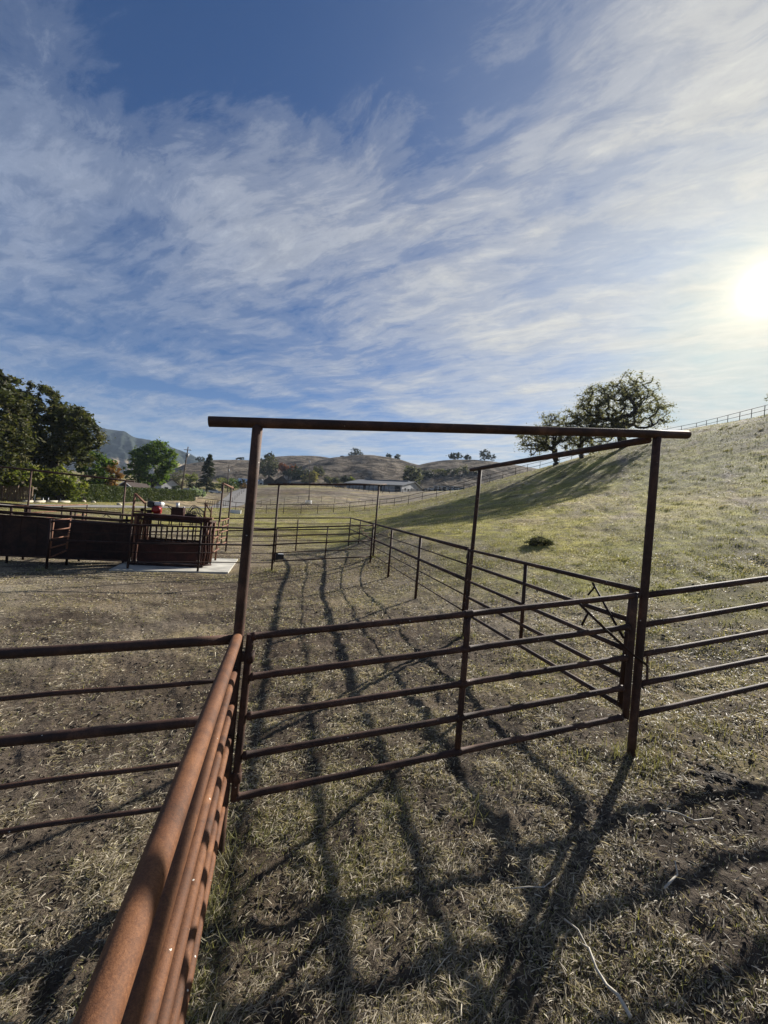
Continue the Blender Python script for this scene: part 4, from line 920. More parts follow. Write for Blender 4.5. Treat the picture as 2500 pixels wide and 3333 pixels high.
# long white horse barn: side wall + gable end
A = W(1128, 1587.5, 196); Bc = W(1306.6, 1600, 183); Cc = W(1376, 1598, 205)
z0 = min(A[2], Bc[2], Cc[2]) - .3
ux = (Bc - A); ux[2] = 0; LB = np.linalg.norm(ux); ux /= LB
uy = (Cc - Bc); uy[2] = 0; WB = np.linalg.norm(uy); uy /= WB
up = np.array([0, 0, 1.0]); ob = np.array([A[0], A[1], z0]); HB = W(1306.6, 1580, 183)[2] - z0
RB = W(1344, 1569.5, 194)[2] - z0 - HB
t = thing('barn', 'long low white barn with a pale metal roof and dark stall doors', 'barn', ob)
q = lambda i, j, k: ob + ux * i + uy * j + up * k
MB().prism([q(0, 0, 0), q(0, 0, HB), q(0, WB / 2, HB + RB), q(0, WB, HB), q(0, WB, 0)], ux * LB).build('wall', M_BWALL, t)
for s in (0, 1):
    e = q(-1, -1.2 if s == 0 else WB + 1.2, HB - 1.2 * RB / (WB / 2) + .1); rr = q(-1, WB / 2, HB + RB + .1)
    MB().prism([e, rr, rr + up * .22, e + up * .22], ux * (LB + 2)).build('roof', M_ROOFG, t)
MB().box(q(LB * .52, WB / 2, HB + RB + .45), (LB * .8, 1.6, .35), np.array([ux, uy, up])).build('ridge_vent', M_ROOFG, t)
axb = np.array([ux, uy, up])
for f0, f1, nm in ((.315, .365, 'stall_door'), (.42, .432, 'frame_post'), (.585, .66, 'stall_door'), (.69, .705, 'frame_post'), (.885, .975, 'stall_door')):
    MB().box(q(LB * (f0 + f1) / 2, -.05, HB * .45), (LB * (f1 - f0), .14, HB * .9), axb).build(nm, M_DARK, t)
for f in (.06, .12, .18, .25, .5, .78): MB().box(q(LB * f, -.04, HB * .5), (.22, .1, HB), axb).build('frame_post', M_BFEN, t)
MB().box(q(LB + .05, WB * .55, HB * .48), (.14, WB * .26, HB * .94), axb).build('barn_door', M_DARK, t)
for f in (.16, .3): MB().box(q(LB + .05, WB * f, HB * .55), (.1, 1.5, 1.1), axb).build('window', M_GLASS, t)

gable('brown_shed', 'dark brown gabled shed on the rise, left of a matching shed', (859, 1577), (893, 1577), 220, 2.7, 2.5, 9, M_DWOOD, M_ROOFD, 'pair of dark brown sheds', yaw=.35, openings=(('door', 2, 3.6, 0, 2.2, M_DARK),))
gable('brown_shed', 'dark brown gabled shed right of its twin, beside the dark trees', (896, 1575), (934, 1575), 222, 2.7, 2.6, 10, M_DWOOD, M_ROOFD, 'pair of dark brown sheds', yaw=.35, openings=(('door', 2.4, 4, 0, 2.2, M_DARK),))
gable('long_shed', 'long building with a pale bluish metal roof behind the round shrubs', (764, 1580), (842, 1580), 250, 1.6, 3.6, 14, M_WALL, M_ROOFB, ridge='side', openings=(('door', 3, 6, 0, 1.5, M_DARK),))
gable('white_shed', 'small white gabled shed just right of the tall near post', (840, 1580), (860, 1579), 245, 2.2, 2.0, 8, M_WALL, M_ROOFG, openings=(('door', 1.2, 2.4, 0, 1.7, M_DARK),))
gable('house', 'white gabled house half hidden behind the trimmed hedge', (524, 1601), (588, 1601), 130, 2.3, 2.3, 9, M_WALL, M_ROOFD, yaw=.98, openings=(('window', 1.2, 2.2, .8, 1.8, M_GLASS), ('window', 4.2, 5.2, .8, 1.8, M_GLASS)))
gable('hill_house', 'low pale-roofed house on the far slope below the red trees', (921, 1552), (952, 1551), 285, 1.6, 1.5, 9, M_WALL, M_ROOFG, ridge='side', openings=(('window', 1, 3, .5, 1.2, M_GLASS),))
gable('carport', 'small pale carport on the far slope between the grey oak and red trees', (889, 1546), (911, 1546), 280, 1.2, 1.1, 7, M_DWOOD, M_ROOFG, ridge='side', openings=(('opening', .6, 4, 0, 1.1, M_DARK),))
tg, qg, wg = gable('garage', 'dark garage roof with white trim boards, just above the left part of the hedge', (384, 1602), (428, 1604), 84, 1.9, 1.0, 7, M_DWOOD, M_ROOFD, openings=(('window', .8, 1.8, .7, 1.5, M_GLASS),))
mb = MB(); mb.tube([qg(-.4, -.45, 1.85), qg(wg / 2, -.45, 3.2)], .09, 4); mb.tube([qg(wg + .4, -.45, 1.85), qg(wg / 2, -.45, 3.2)], .09, 4); mb.tube([qg(0, -.45, 2.1), qg(wg, -.45, 2.1)], .08, 4); mb.build('trim_board', M_WHP, tg)
# white garden wall and board fence
a, b = W(597, 1606, 150), W(668, 1606, 150); t = thing('garden_wall', 'white garden wall behind the pale agave shrubs', 'wall', a); MB().box((a + b) / 2 + [0, 0, .5], (np.linalg.norm(b - a), .3, 2.2)).build('wall_panel', M_WALL, t); MB().box((a + b) / 2 + [0, 0, 1.68], (np.linalg.norm(b - a) + .2, .45, .16)).build('coping', M_WHP, t)
a, b = W(-150, 1637, 45), W(104, 1634, 49); d = (b - a); n = 46
t = thing('board_fence', 'tall weathered board fence under the oaks at far left', 'fence', a)
pn = MB()
for k in range(n):
    p = a + d * (k + .5) / n; pn.box([p[0], p[1] + (.02 if k % 2 else 0), Tz(p[0], p[1]) + .95], (np.linalg.norm(d) / n * .94, .03, 1.95 + .1 * math.sin(k * 7.1)))
pn.build('board_panel', M_WOOD, t)
for k in range(6):
    p = a + d * k / 5; MB().box([p[0], p[1] - .08, Tz(p[0], p[1]) + 1.0], (.12, .12, 2.1)).build('post', M_WOOD, t)
t = thing('wire_fence', 'short wire fence with white posts at the foot of the yellow-green bush', 'fence', W(112, 1626, 50))
wp = [W(112, 1629, 50), W(140, 1629, 50.5), W(157, 1630, 51), W(197, 1631, 52)]
for p, h in zip(wp, (1.0, .6, .65, .5)): MB().tube([[p[0], p[1], Tz(p[0], p[1]) - .1], [p[0], p[1], Tz(p[0], p[1]) + h]], .055, 8).build('post', M_WHP, t)
mm = MB()
for h in (.2, .4, .6): mm.tube([[p[0], p[1], Tz(p[0], p[1]) + h] for p in wp], .012, 4)
mm.build('wire_mesh', M_DRUST, t)
kp = [W(x, y, Y_) for x, y, Y_ in ((75, 1633.5, 47.5), (110, 1634.5, 48.5), (150, 1634, 50), (190, 1633, 51), (228, 1631, 52.5))]
t = thing('log_kerb', 'pale log edging along the foot of the bushes at left', 'kerb', kp[0])
for a, b in zip(kp[:-1], kp[1:]): MB().tube([[a[0], a[1], Tz(a[0], a[1]) + .12], [b[0] - .08, b[1], Tz(b[0], b[1]) + .12]], .17, 8).build('log', M_STONE, t)
a, b = W(545, 1625, 88), W(625, 1623, 98); t = thing('kerb', 'low pale kerb line at the far end of the hedge', 'kerb', a); MB().box([(a[0] + b[0]) / 2, (a[1] + b[1]) / 2, Tz(a[0], a[1]) + .15], (np.linalg.norm((b - a)[:2]), .3, .4), np.array([(b - a) / np.linalg.norm(b - a), [0, 0, 0], [0, 0, 1]]) + np.array([[0, 0, 0], [-(b - a)[1], (b - a)[0], 0] / np.linalg.norm((b - a)[:2]), [0, 0, 0]])).build('kerb_stone', M_STONE, t)
for i, px in enumerate((272, 304, 389)):
    p = W(px, 1632, 56); MB()
    o = MB().ball([p[0], p[1], Tz(p[0], p[1]) + .1], (.35, .3, .22), 10, 6, .25, i).build('boulder', M_STONE); tag(o, ['whitish boulder at the hedge foot, leftmost of three', 'whitish boulder at the hedge foot, middle of three', 'whitish boulder at the hedge foot nearest the chute bracket'][i], 'rock', 'boulders along the hedge')

# ------------------------------------------------------------------ utility poles
def upole(label, base, top, Y, arms=True):
    a, b = W(*base, Y), W(*top, Y); t = thing('utility_pole', label, 'utility pole', a, 'utility poles along the road')
    MB().tube([a - [0, 0, .5], b], [.2, .13], 10).build('pole', M_POLE, t)
    u = (b - a) / np.linalg.norm(b - a)
    MB().box(b - u * .9, (2.0, .12, .14)).build('crossarm', M_POLE, t)
    ins = MB()
    for s in (-.85, -.35, .5, .9): ins.tube([b - u * .85 + [s, 0, .05], b - u * .85 + [s, 0, .3]], .06, 8)
    ins.build('insulator', M_TANK, t)
    MB().tube([b - u * 2.9 + [.38, -.1, 0], b - u * 1.9 + [.38, -.1, 0]], .26, 12).build('transformer', M_TANK, t)
    return b
pa = upole('tall leaning utility pole beyond the hedge, left of the conifer', (589, 1603), (612.5, 1454), 105)
pb_ = upole('shorter utility pole beside the gravel road, right of the conifer', (740, 1603), (744.5, 1514), 170)
t = thing('light_pole', 'slim grey pole standing alone in the brown field', 'pole', W(1006.4, 1633, 75))
a, b = W(1006.4, 1634, 75), W(1007.8, 1499, 75)
MB().tube([a - [0, 0, .3], b], [.075, .045], 8).build('mast', M_POLE, t); MB().box(b + [.0, 0, -.2], (.2, .15, .35)).build('lamp_head', M_TANK, t); MB().box(b + [0.12, 0, -2.0], (.16, .15, .3)).build('control_box', M_TANK, t)

# ------------------------------------------------------------------ troughs, rack
def trough(name, label, p, L_, w_, h_, m, yaw, liq):
    o = thing(name, label, 'trough', p); x = np.array([math.cos(yaw), math.sin(yaw), 0]); y = np.array([-x[1], x[0], 0]); A_ = np.array([x, y, [0, 0, 1.0]])
    b = MB(); tk = .04; z = np.array([0, 0, h_ / 2]); p = np.asarray(p) + [0, 0, -.03]
    b.box(p + z - y * (w_ / 2 - tk / 2), (L_, tk, h_), A_, .01); b.box(p + z + y * (w_ / 2 - tk / 2), (L_, tk, h_), A_, .01)
    b.box(p + z - x * (L_ / 2 - tk / 2), (tk, w_ - 2 * tk, h_), A_, .01); b.box(p + z + x * (L_ / 2 - tk / 2), (tk, w_ - 2 * tk, h_), A_, .01); b.box(p + [0, 0, .06], (L_ - 2 * tk, w_ - 2 * tk, .04), A_)
    b.build('basin', m, o); return o, p, A_
pt = G(766, 1671); KT = pt[1] / FPX * 34
o, p, A_ = trough('water_trough', 'whitish rectangular water trough on the green grass behind the pens', pt, KT, KT * .38, KT * .36, M_WHP, .25, None)
MB().box(p + [0, 0, KT * .3], (KT * .95, KT * .3, .02), A_).build('water', M_GLASS, o)
for s in (-1, 1): MB().box(p + A_[0] * s * KT * .42 + [0, 0, .06], (.15, KT * .4, .12), A_).build('foot', M_STONE, o)
pt = W(908, 1795, 19.2); pt[2] = Tz(pt[0], pt[1])
o, p, A_ = trough('feed_tub', 'small black feed box with a grey lid by the left foot of the far gateway', pt, .48, .4, .3, M_BLKP, .3, None)
MB().box(p + A_[0] * .1 + [0, 0, .3], (.26, .3, .02), A_).build('lid', M_TANK, o)
t = thing('hay_rack', 'white pipe hay feeder at the foot of the light pole', 'feeder', W(1004, 1640, 71))
a = W(1004, 1640, 71); a[2] = Tz(a[0], a[1])
mb = MB()
for z in (.15, .38, .6): mb.tube([a + [.55 * math.cos(k * PI / 8), .55 * math.sin(k * PI / 8), z] for k in range(17)], .05, 6)
for k in range(8): mb.tube([a + [.55 * math.cos(k * PI / 4), .55 * math.sin(k * PI / 4), -.05], a + [.55 * math.cos(k * PI / 4), .55 * math.sin(k * PI / 4), .62]], .035, 6)
mb.build('ring_frame', M_WHP, t)

# ------------------------------------------------------------------ vehicles
def wheel(par, p, ax, r=.36):
    w = MB().tube([p - ax * .12, p + ax * .12], r, 16).build('wheel', M_BLK, par); MB().tube([p - ax * .13, p + ax * .13], r * .55, 12).build('rim', M_TANK, w)
def car(label, p, yaw, body, name='parked_car', h=1.45, L_=4.5):
    x = np.array([math.cos(yaw), math.sin(yaw), 0]); y = np.array([-x[1], x[0], 0]); up = np.array([0, 0, 1.0]); p = np.array([p[0], p[1], Tz(p[0], p[1])])
    t = thing(name, label, 'car' if name == 'parked_car' else 'pickup truck', p); q = lambda i, k: p + x * i * L_ + up * k * h - y * .85
    MB().prism([q(-.5, .22), q(.5, .22), q(.5, .5), q(.46, .62), q(.2, .66), q(-.47, .66), q(-.5, .6)], y * 1.7).build('body', body, t)
    q2 = lambda i, k: p + x * i * L_ + up * k * h - y * .75
    MB().prism([q2(-.4, .655), q2(.2, .655), q2(.08, .96), q2(0, 1.0), q2(-.25, 1.0), q2(-.33, .97)], y * 1.5).build('cabin', M_GLASS, t)
    MB().box(p + x * -.11 * L_ + up * h * 1.0, (L_ * .3, 1.4, .05), np.array([x, y, up]), .02).build('roof', body, t)
    for sx in (-.31, .31):
        for sy in (-1, 1): wheel(t, p + x * sx * L_ + y * sy * .8 + up * .34, y)
    for sy in (-1, 1): MB().box(p + x * .5 * L_ + y * sy * .6 + up * h * .5, (.08, .3, .16), np.array([x, y, up])).build('headlight', M_WHP, t)
car('white car parked under the conifer by the road', W(702, 1603, 150), .15, M_WHP, L_=4.8)
car('dark car parked in front of the left end of the barn', W(1104, 1588, 186), .1, M_CAR)
car('dark car parked right of the barn gable by the white trailer', W(1392, 1602, 188), .2, M_CAR)
car('white pickup beside the dark car right of the barn', W(1408, 1600, 185), .25, M_WHP, 'pickup_truck', 1.7, 5.2)
def trailer(label, a_px, b_px, Y, h):
    a, b = W(*a_px, Y), W(*b_px, Y); d = b - a; d[2] = 0; L_ = np.linalg.norm(d); x = d / L_; y = np.array([-x[1], x[0], 0]); up = np.array([0, 0, 1.0]); A_ = np.array([x, y, up])
    o = np.array([a[0], a[1], min(Tz(a[0], a[1]), Tz(b[0], b[1])) + .2]); t = thing('stock_trailer', label, 'trailer', o)
    q = lambda i, j, k: o + x * i * L_ + y * j + up * k
    MB().box(q(.5, 1.1, h * .5), (L_ * .98, 2.1, h * .8), A_).build('body', M_DARK, t)
    fr = MB()
    for k in (.35, h * .55, h): fr.box(q(.5, 0, k), (L_, .14, .22), A_)
    for i in (0, .33, .66, 1): fr.box(q(i, 0, h * .55), (.22, .16, h * .95), A_)
    fr.build('side_frame', M_WHP, t); MB().box(q(.5, 1.1, h + .12), (L_ + .3, 2.4, .14), A_).build('roof', M_ROOFG, t)
    for i in (.45, .58): wheel(t, q(i, 0, .2), y, .4)
trailer('white-framed stock trailer with dark sides, right of the barn', (1412, 1600), (1452, 1598), 176, 2.3)
trailer('longer white stock trailer where the hill hides its right end', (1456, 1597), (1512, 1592), 172, 1.9)

# ------------------------------------------------------------------ trees
def crown_pts(ells, n, rng, shell=.35):
    P = []; vol = np.array([e[1][0] * e[1][1] * e[1][2] for e in ells]); vol = vol / vol.sum()
    for (c_, r_), f in zip(ells, vol):
        k = max(4, int(n * f)); u = rng.normal(size=(k, 3)); u /= np.linalg.norm(u, axis=1)[:, None]; rr = (shell + (1 - shell) * rng.random(k)) ** .6
        P.append(np.asarray(c_) + u * rr[:, None] * np.asarray(r_))
    return np.vstack(P)
def tree(name, label, base, ells, leafm, ncl=90, nleaf=5000, leaf=.3, spread=.5, trunk_r=.3, seed=1, group=None, cat='tree', droop=0.0, shell=.35, upr=.0, trunk_top=None, flat=1.0, extra=None, lean=None):
    rng = np.random.default_rng(seed); base = np.asarray(base, float); base[2] = min(base[2], Tz(base[0], base[1])) - .2
    t = thing(name, label, cat, base, group); C_ = crown_pts(ells, ncl, rng, shell)
    cen = np.mean([e[0] for e in ells], axis=0); zlow = min(e[0][2] - e[1][2] for e in ells)
    tt = np.array(trunk_top) if trunk_top is not None else np.array([cen[0] * .5 + base[0] * .5, cen[1] * .5 + base[1] * .5, max(zlow + .25 * (cen[2] - zlow), base[2] + .8)])
    nodes = []; par = []
    for s in np.linspace(0, 1, 6):
        p = base + (tt - base) * s + rng.normal(0, .25, 3) * trunk_r * (0 < s < 1); nodes.append(p); par.append(len(nodes) - 2)
    order = np.argsort(np.linalg.norm(C_ - tt, axis=1)); tips = []
    for i in order:
        c_ = C_[i]; Nn = np.array(nodes[3:]); dd = np.linalg.norm(Nn - c_, axis=1) + .35 * np.maximum(Nn[:, 2] - c_[2], 0); k = int(np.argmin(dd)) + 3
        a = nodes[k]; n_ = max(2, int(np.linalg.norm(c_ - a) / (2.2 * spread + .2))); last = k
        bow = rng.normal(0, .12, 3) * np.linalg.norm(c_ - a)
        for s in np.linspace(0, 1, n_ + 1)[1:]:
            p = a + (c_ - a) * s + bow * math.sin(PI * s) + rng.normal(0, .05, 3) * spread; nodes.append(p); par.append(last); last = len(nodes) - 1
        tips.append(last)
    cnt = np.ones(len(nodes)) * .0
    for k in tips: cnt[k] += 1
    for k in range(len(nodes) - 1, 0, -1): cnt[par[k]] += cnt[k]
    R_ = trunk_r * (np.maximum(cnt, .6) / max(cnt[0], 1)) ** .46
    mb = MB()
    for k in range(1, len(nodes)):
        p, q_ = nodes[par[k]], nodes[k]; mb.tube([p, q_], [max(R_[par[k]] if par[k] < 6 else min(R_[par[k]], R_[k] * 1.4), .012), max(R_[k], .01)], 6 if R_[k] > .1 else 4, cap=False)
    mb.build('trunk', M_BARK, t)
    nd = np.array(nodes); src = np.array(tips); extra_n = np.array([par[k] for k in tips if par[k] > 6] or tips); src = np.concatenate([src, src, extra_n])
    ch = src[rng.integers(0, len(src), nleaf)]
    kspread = spread * rng.uniform(.55, 1.25, len(nodes))[ch]
    off = rng.normal(size=(nleaf, 3)); off /= np.linalg.norm(off, axis=1)[:, None]; off *= (np.abs(rng.normal(0, .62, nleaf)) * kspread)[:, None]; off[:, 2] *= .75 * flat; off[:, 2] -= droop * rng.random(nleaf)
    c_ = nd[ch] + off; sz = leaf * rng.uniform(.55, 1.3, nleaf)
    u = rng.normal(size=(nleaf, 3)); u[:, 2] = u[:, 2] * .6 - .25 * (droop > 0); u /= np.linalg.norm(u, axis=1)[:, None]
    w = np.cross(u, rng.normal(size=(nleaf, 3))); w /= np.linalg.norm(w, axis=1)[:, None]
    V = np.stack([c_ - u * sz[:, None], c_ + w * sz[:, None] * .42, c_ + u * sz[:, None], c_ - w * sz[:, None] * .42], 1).reshape(-1, 3)
    ctint = rng.beta(2.2, 2.2, len(nodes))[ch]; tint = np.clip(.55 * ctint + .45 * rng.random(nleaf), 0, 1)
    if extra is not None:
        em, fn = extra; sel = fn(c_)
    else: sel = np.zeros(nleaf, bool)
    F = np.arange(4 * nleaf).reshape(-1, 4)
    if (~sel).any(): npmesh('crown', V, F[~sel], leafm, t, {'tint': np.repeat(tint, 4)})
    if sel.any():
        o = npmesh('crown', V, F[sel], extra[0], t, {'tint': np.repeat(tint, 4)})
    return t
def ell(px, py, rx, ry, Y, dz=None):
    k = Y / FPX; return (W(px, py, Y), (rx * k, (dz if dz else (rx + ry) / 2) * k, ry * k))
# oaks on the hill crest, open crowns against the sky
OG = 'oaks on the hill crest'
tree('oak_tree', 'largest spreading oak on the hill crest, behind the near crossbeam', W(2028, 1462, 60), [ell(2010, 1330, 130, 78, 60), ell(2052, 1262, 80, 52, 60), ell(1930, 1300, 55, 50, 60), ell(2140, 1350, 55, 50, 60), ell(1960, 1410, 90, 38, 60)], M_LOAKR, 640, 25000, .14, .85, .62, 3, OG, shell=.25, trunk_top=W(2022, 1385, 60))
tree('oak_tree', 'open brownish oak lowest on the hill crest, left of the larger oaks', W(1809, 1518, 62), [ell(1795, 1395, 62, 58, 62), ell(1770, 1430, 90, 42, 62), ell(1740, 1450, 62, 36, 62), ell(1850, 1375, 40, 52, 62)], M_LOAKR, 380, 11500, .14, .78, .42, 5, OG, shell=.25, trunk_top=W(1806, 1462, 62))
tree('oak_tree', 'two-stemmed smaller oak between the largest oak and the brownish one', W(1890, 1498, 62), [ell(1890, 1400, 62, 55, 62), ell(1900, 1450, 62, 30, 62), ell(1940, 1370, 45, 40, 62)], M_LOAKR, 280, 8500, .14, .78, .34, 8, OG, shell=.25, trunk_top=W(1892, 1452, 62))
tree('oak_tree', 'bare-looking oak cut off by the right frame edge above the crest fence', W(2540, 1335, 98), [ell(2527, 1284, 34, 24, 98), ell(2545, 1268, 30, 26, 98)], M_LOAKR, 70, 1300, .2, .7, .4, 9, OG, shell=.25)
# big dark oaks at left
TG = 'trees behind the left side of the pens'
tree('oak_tree', 'tall dark live oak cut off by the left frame edge', W(-30, 1640, 46), [ell(-60, 1330, 120, 130, 46), ell(0, 1270, 60, 70, 46), ell(20, 1420, 65, 90, 46), ell(-40, 1500, 110, 80, 46)], M_LOAK, 330, 21000, .27, .8, .55, 21, TG, droop=.3)
tree('oak_tree', 'broad dense live oak beside the mountain, biggest crown at left', W(150, 1632, 55), [ell(170, 1395, 110, 110, 55), ell(130, 1300, 62, 62, 55), ell(255, 1400, 70, 75, 55), ell(120, 1470, 90, 70, 55), ell(220, 1465, 80, 55, 55), ell(300, 1405, 34, 38, 55)], M_LOAK, 430, 30000, .27, .75, .6, 22, TG, droop=.25)
tree('bushy_tree', 'yellowish-green bushy tree with branches hanging to the ground, under the dark oaks', W(60, 1636, 49), [ell(55, 1540, 62, 55, 49), ell(15, 1575, 60, 42, 49)], M_LYEL, 120, 6500, .24, .6, .2, 23, TG, droop=.3)
tree('bushy_tree', 'sunlit yellow-green bush spilling over the left end of the hedge', W(190, 1633, 53), [ell(185, 1560, 68, 50, 53), ell(150, 1590, 60, 38, 53), ell(235, 1585, 35, 35, 53)], M_LYEL, 150, 8500, .24, .6, .2, 24, TG, droop=.3)
ox = W(362, 1530, 66)[0]
tree('garden_tree', 'fresh green tree turning orange on its right side, behind the hedge', W(320, 1632, 66), [ell(315, 1530, 55, 60, 66), ell(355, 1545, 36, 55, 66)], M_LGRN, 170, 8500, .24, .6, .25, 25, TG, extra=(M_LORG, lambda c_: c_[:, 0] + .25 * np.sin(c_[:, 2] * 3) > ox))
tree('pepper_tree', 'large bright green rounded tree rising alone behind the hedge', W(500, 1606, 105), [ell(492, 1520, 66, 56, 105), ell(470, 1480, 42, 40, 105), ell(512, 1466, 36, 44, 105), ell(552, 1500, 27, 40, 105), ell(440, 1535, 30, 48, 105)], M_LGRN, 330, 15000, .38, 1.0, .5, 26, TG, droop=.4, upr=.4)
def conifer(label, base, top, Y, wpx, m, seed, name='conifer'):
    rng = np.random.default_rng(seed); b, tp = W(*base, Y), W(*top, Y); b[2] = min(b[2], Tz(b[0], b[1])) - .2; h = tp[2] - b[2]; w = wpx * Y / FPX
    t = thing(name, label, 'tree', b, 'conifers'); mb = MB().tube([b, tp], [h * .022, .03], 8); C_ = []; D_ = []
    for k in range(120):
        f = .12 + .86 * (k / 120) ** .9; rr = w * .5 * (1 - f) ** .75 * rng.uniform(.65, 1.1) + .15; a = rng.uniform(0, 2 * PI); p0 = b + (tp - b) * f
        dr = np.array([math.cos(a), math.sin(a), -.18]); mb.tube([p0, p0 + dr * rr], [.05, .015], 4, cap=False)
        for s in np.linspace(.2, 1, 9): C_.append(p0 + dr * rr * s + [0, 0, -.25 * s * s]); D_.append(dr)
    mb.build('trunk', M_BARK, t)
    C_ = np.repeat(np.array(C_), 7, 0); D_ = np.repeat(np.array(D_), 7, 0); n = len(C_); C_ = C_ + rng.normal(0, .22, (n, 3)) * [1, 1, .5]
    u = D_ + rng.normal(0, .6, (n, 3)); u /= np.linalg.norm(u, axis=1)[:, None]; v_ = np.cross(u, rng.normal(size=(n, 3))); v_ /= np.linalg.norm(v_, axis=1)[:, None]; sz = rng.uniform(.25, .55, n)[:, None]
    V = np.stack([C_ - u * sz, C_ + v_ * sz * .3, C_ + u * sz, C_ - v_ * sz * .3], 1).reshape(-1, 3)
    npmesh('crown', V, np.arange(4 * n).reshape(-1, 4), m, t, {'tint': np.repeat(rng.beta(2, 2, n), 4)})
conifer('dark pointed conifer between the two utility poles', (670, 1606), (684, 1477), 150, 72, M_LCON, 31)
# shrubs and small trees round the road and houses: (name, label, base, ells(px,py,rx,ry), Y, leaf material, ncl, nleaf, leaf)
def shrub(name, label, px, py, rx, ry, Y, m, seed, ncl=60, nleaf=1500, lf=None, group=None, sp=None, cat='shrub', cy_=None):
    k = Y / FPX; b_ = W(px, py + ry, Y); rx *= 1.2; ry *= 1.15; tree(name, label, b_, [ell(px, py, rx * .85, ry * .85, Y), ell(px - rx * .35, py + ry * .3, rx * .55, ry * .6, Y), ell(px + rx * .4, py + ry * .25, rx * .5, ry * .6, Y)], m, ncl, nleaf, lf or max(.14, 2.2 * k), sp or max(.3, rx * .3 * k), max(.08, rx * k * .07), seed, group, cat)
SG_ = 'shrubs along the road and houses'
shrub('agave_shrub', 'pale grey-green leafy shrub at the end of the hedge, left of its two neighbours', 629, 1601, 15, 14, 108, M_LPAL, 41, 40, 900, .26, SG_)
shrub('agave_shrub', 'pale grey-green leafy shrub at the end of the hedge, middle one', 646, 1603, 12, 14, 109, M_LPAL, 42, 40, 900, .26, SG_)
shrub('agave_shrub', 'pale grey-green leafy shrub nearest the conifer trunk', 659, 1605, 9, 12, 110, M_LPAL, 43, 30, 700, .26, SG_)
shrub('garden_shrub', 'dark shrub left of the conifer, behind the white garden wall', 630, 1580, 26, 20, 158, M_LCON, 44, 60, 1700, None, SG_)
shrub('garden_shrub', 'yellow-green shrubbery right of the leaning utility pole', 622, 1552, 22, 16, 165, M_LYEL, 45, 60, 1500, None, SG_)
shrub('garden_tree', 'dull brownish tree between the bright green tree and the leaning pole', 578, 1560, 26, 40, 150, M_LGRY, 46, 90, 2400, None, SG_, cat='tree')
shrub('garden_shrub', 'dark rounded bush at the foot of the leaning pole by the house', 575, 1592, 16, 14, 130, M_LHED, 47, 40, 1100, None, SG_)
shrub('garden_shrub', 'yellowish bush by the shorter pole, left side', 722, 1572, 22, 18, 185, M_LYEL, 48, 60, 1500, None, SG_)
shrub('garden_shrub', 'green bush right of the shorter pole, before the bluish roof', 760, 1575, 22, 19, 185, M_LGRN, 49, 60, 1600, None, SG_)
shrub('garden_shrub', 'dark bush at the top of the gravel road under the bluish roof', 789, 1572, 15, 17, 180, M_LCON, 50, 50, 1200, None, SG_)
shrub('garden_shrub', 'tawny orange shrub at the roadside end by the tall near post', 795, 1583, 12, 10, 172, M_LORG, 51, 30, 600, .3, SG_)
shrub('garden_tree', 'dark green tree behind the white gabled house', 545, 1570, 24, 28, 155, M_LHED, 52, 70, 1800, None, SG_, cat='tree')
shrub('garden_shrub', 'bright leafy sprig growing above the hedge before the house', 478, 1580, 9, 15, 92, M_LGRN, 53, 20, 420, .25, SG_)
DG = 'trees on the far slopes'
shrub('far_oak', 'big grey-green oak on the far slope, right of the tall near post', 876, 1515, 30, 36, 265, M_LGRY, 61, 130, 4200, .62, DG, 1.6, 'tree')
shrub('far_oak', 'dark crown rising behind the big grey-green oak on the skyline', 877, 1485, 17, 11, 330, M_LCON, 62, 50, 1300, .6, DG, 1.6, 'tree')
shrub('autumn_tree', 'reddest autumn tree above the brown sheds', 925, 1523, 19, 13, 270, M_LRED, 63, 60, 1700, .5, DG, 1.3, 'tree')
shrub('autumn_tree', 'reddish tree fading to green, right of the reddest one', 953, 1527, 15, 13, 268, M_LRED, 64, 50, 1300, .5, DG, 1.2, 'tree')
shrub('autumn_tree', 'dark maroon round tree just left above the red trees', 915, 1514, 8, 8, 275, M_LRED, 65, 30, 600, .5, DG, 1.0, 'tree')
shrub('far_tree', 'dark green tree mass below the red trees', 940, 1538, 20, 12, 262, M_LCON, 66, 60, 1500, .55, DG, 1.3, 'tree')
shrub('far_tree', 'very dark bluish tree left of the pale yellow willow', 973, 1543, 20, 26, 255, M_LCON, 67, 90, 2600, .6, DG, 1.5, 'tree')
shrub('far_tree', 'grey bushy tree behind the slim light pole', 1004, 1545, 15, 22, 258, M_LGRY, 68, 70, 1800, .55, DG, 1.3, 'tree')
shrub('willow_tree', 'pale yellow tree right of the slim light pole', 1019, 1551, 15, 21, 250, M_LWIL, 69, 70, 1800, .55, DG, 1.3, 'tree')
shrub('willow_tree', 'small pale yellowish bush left of the slim light pole', 992, 1561, 13, 13, 245, M_LWIL, 70, 40, 1000, .5, DG, 1.1, 'tree')
shrub('far_tree', 'dark oak on the slope right of the pale yellow tree', 1036, 1535, 18, 21, 268, M_LGRY, 71, 90, 2300, .55, DG, 1.3, 'tree')
shrub('far_shrub', 'grey-green bush left of the green slope patch', 1068, 1561, 14, 12, 240, M_LGRY, 72, 50, 1300, .5, DG, 1.1)
shrub('far_shrub', 'rounded grey bush just above the far crossbeam', 1094, 1563, 17, 10, 235, M_LGRY, 73, 50, 1300, .5, DG, 1.1)
shrub('far_shrub', 'dark round bush at the left end of the barn roof', 1123, 1560, 13, 12, 232, M_LCON, 74, 50, 1300, .5, DG, 1.1)
shrub('far_shrub', 'yellow-green bush touching the left end of the barn roof', 1143, 1562, 11, 10, 230, M_LYEL, 75, 40, 1000, .5, DG, 1.0)
shrub('far_oak', 'large dark oak rising behind the barn gable', 1342, 1545, 32, 33, 240, M_LGRY, 76, 150, 4600, .6, DG, 1.6, 'tree')
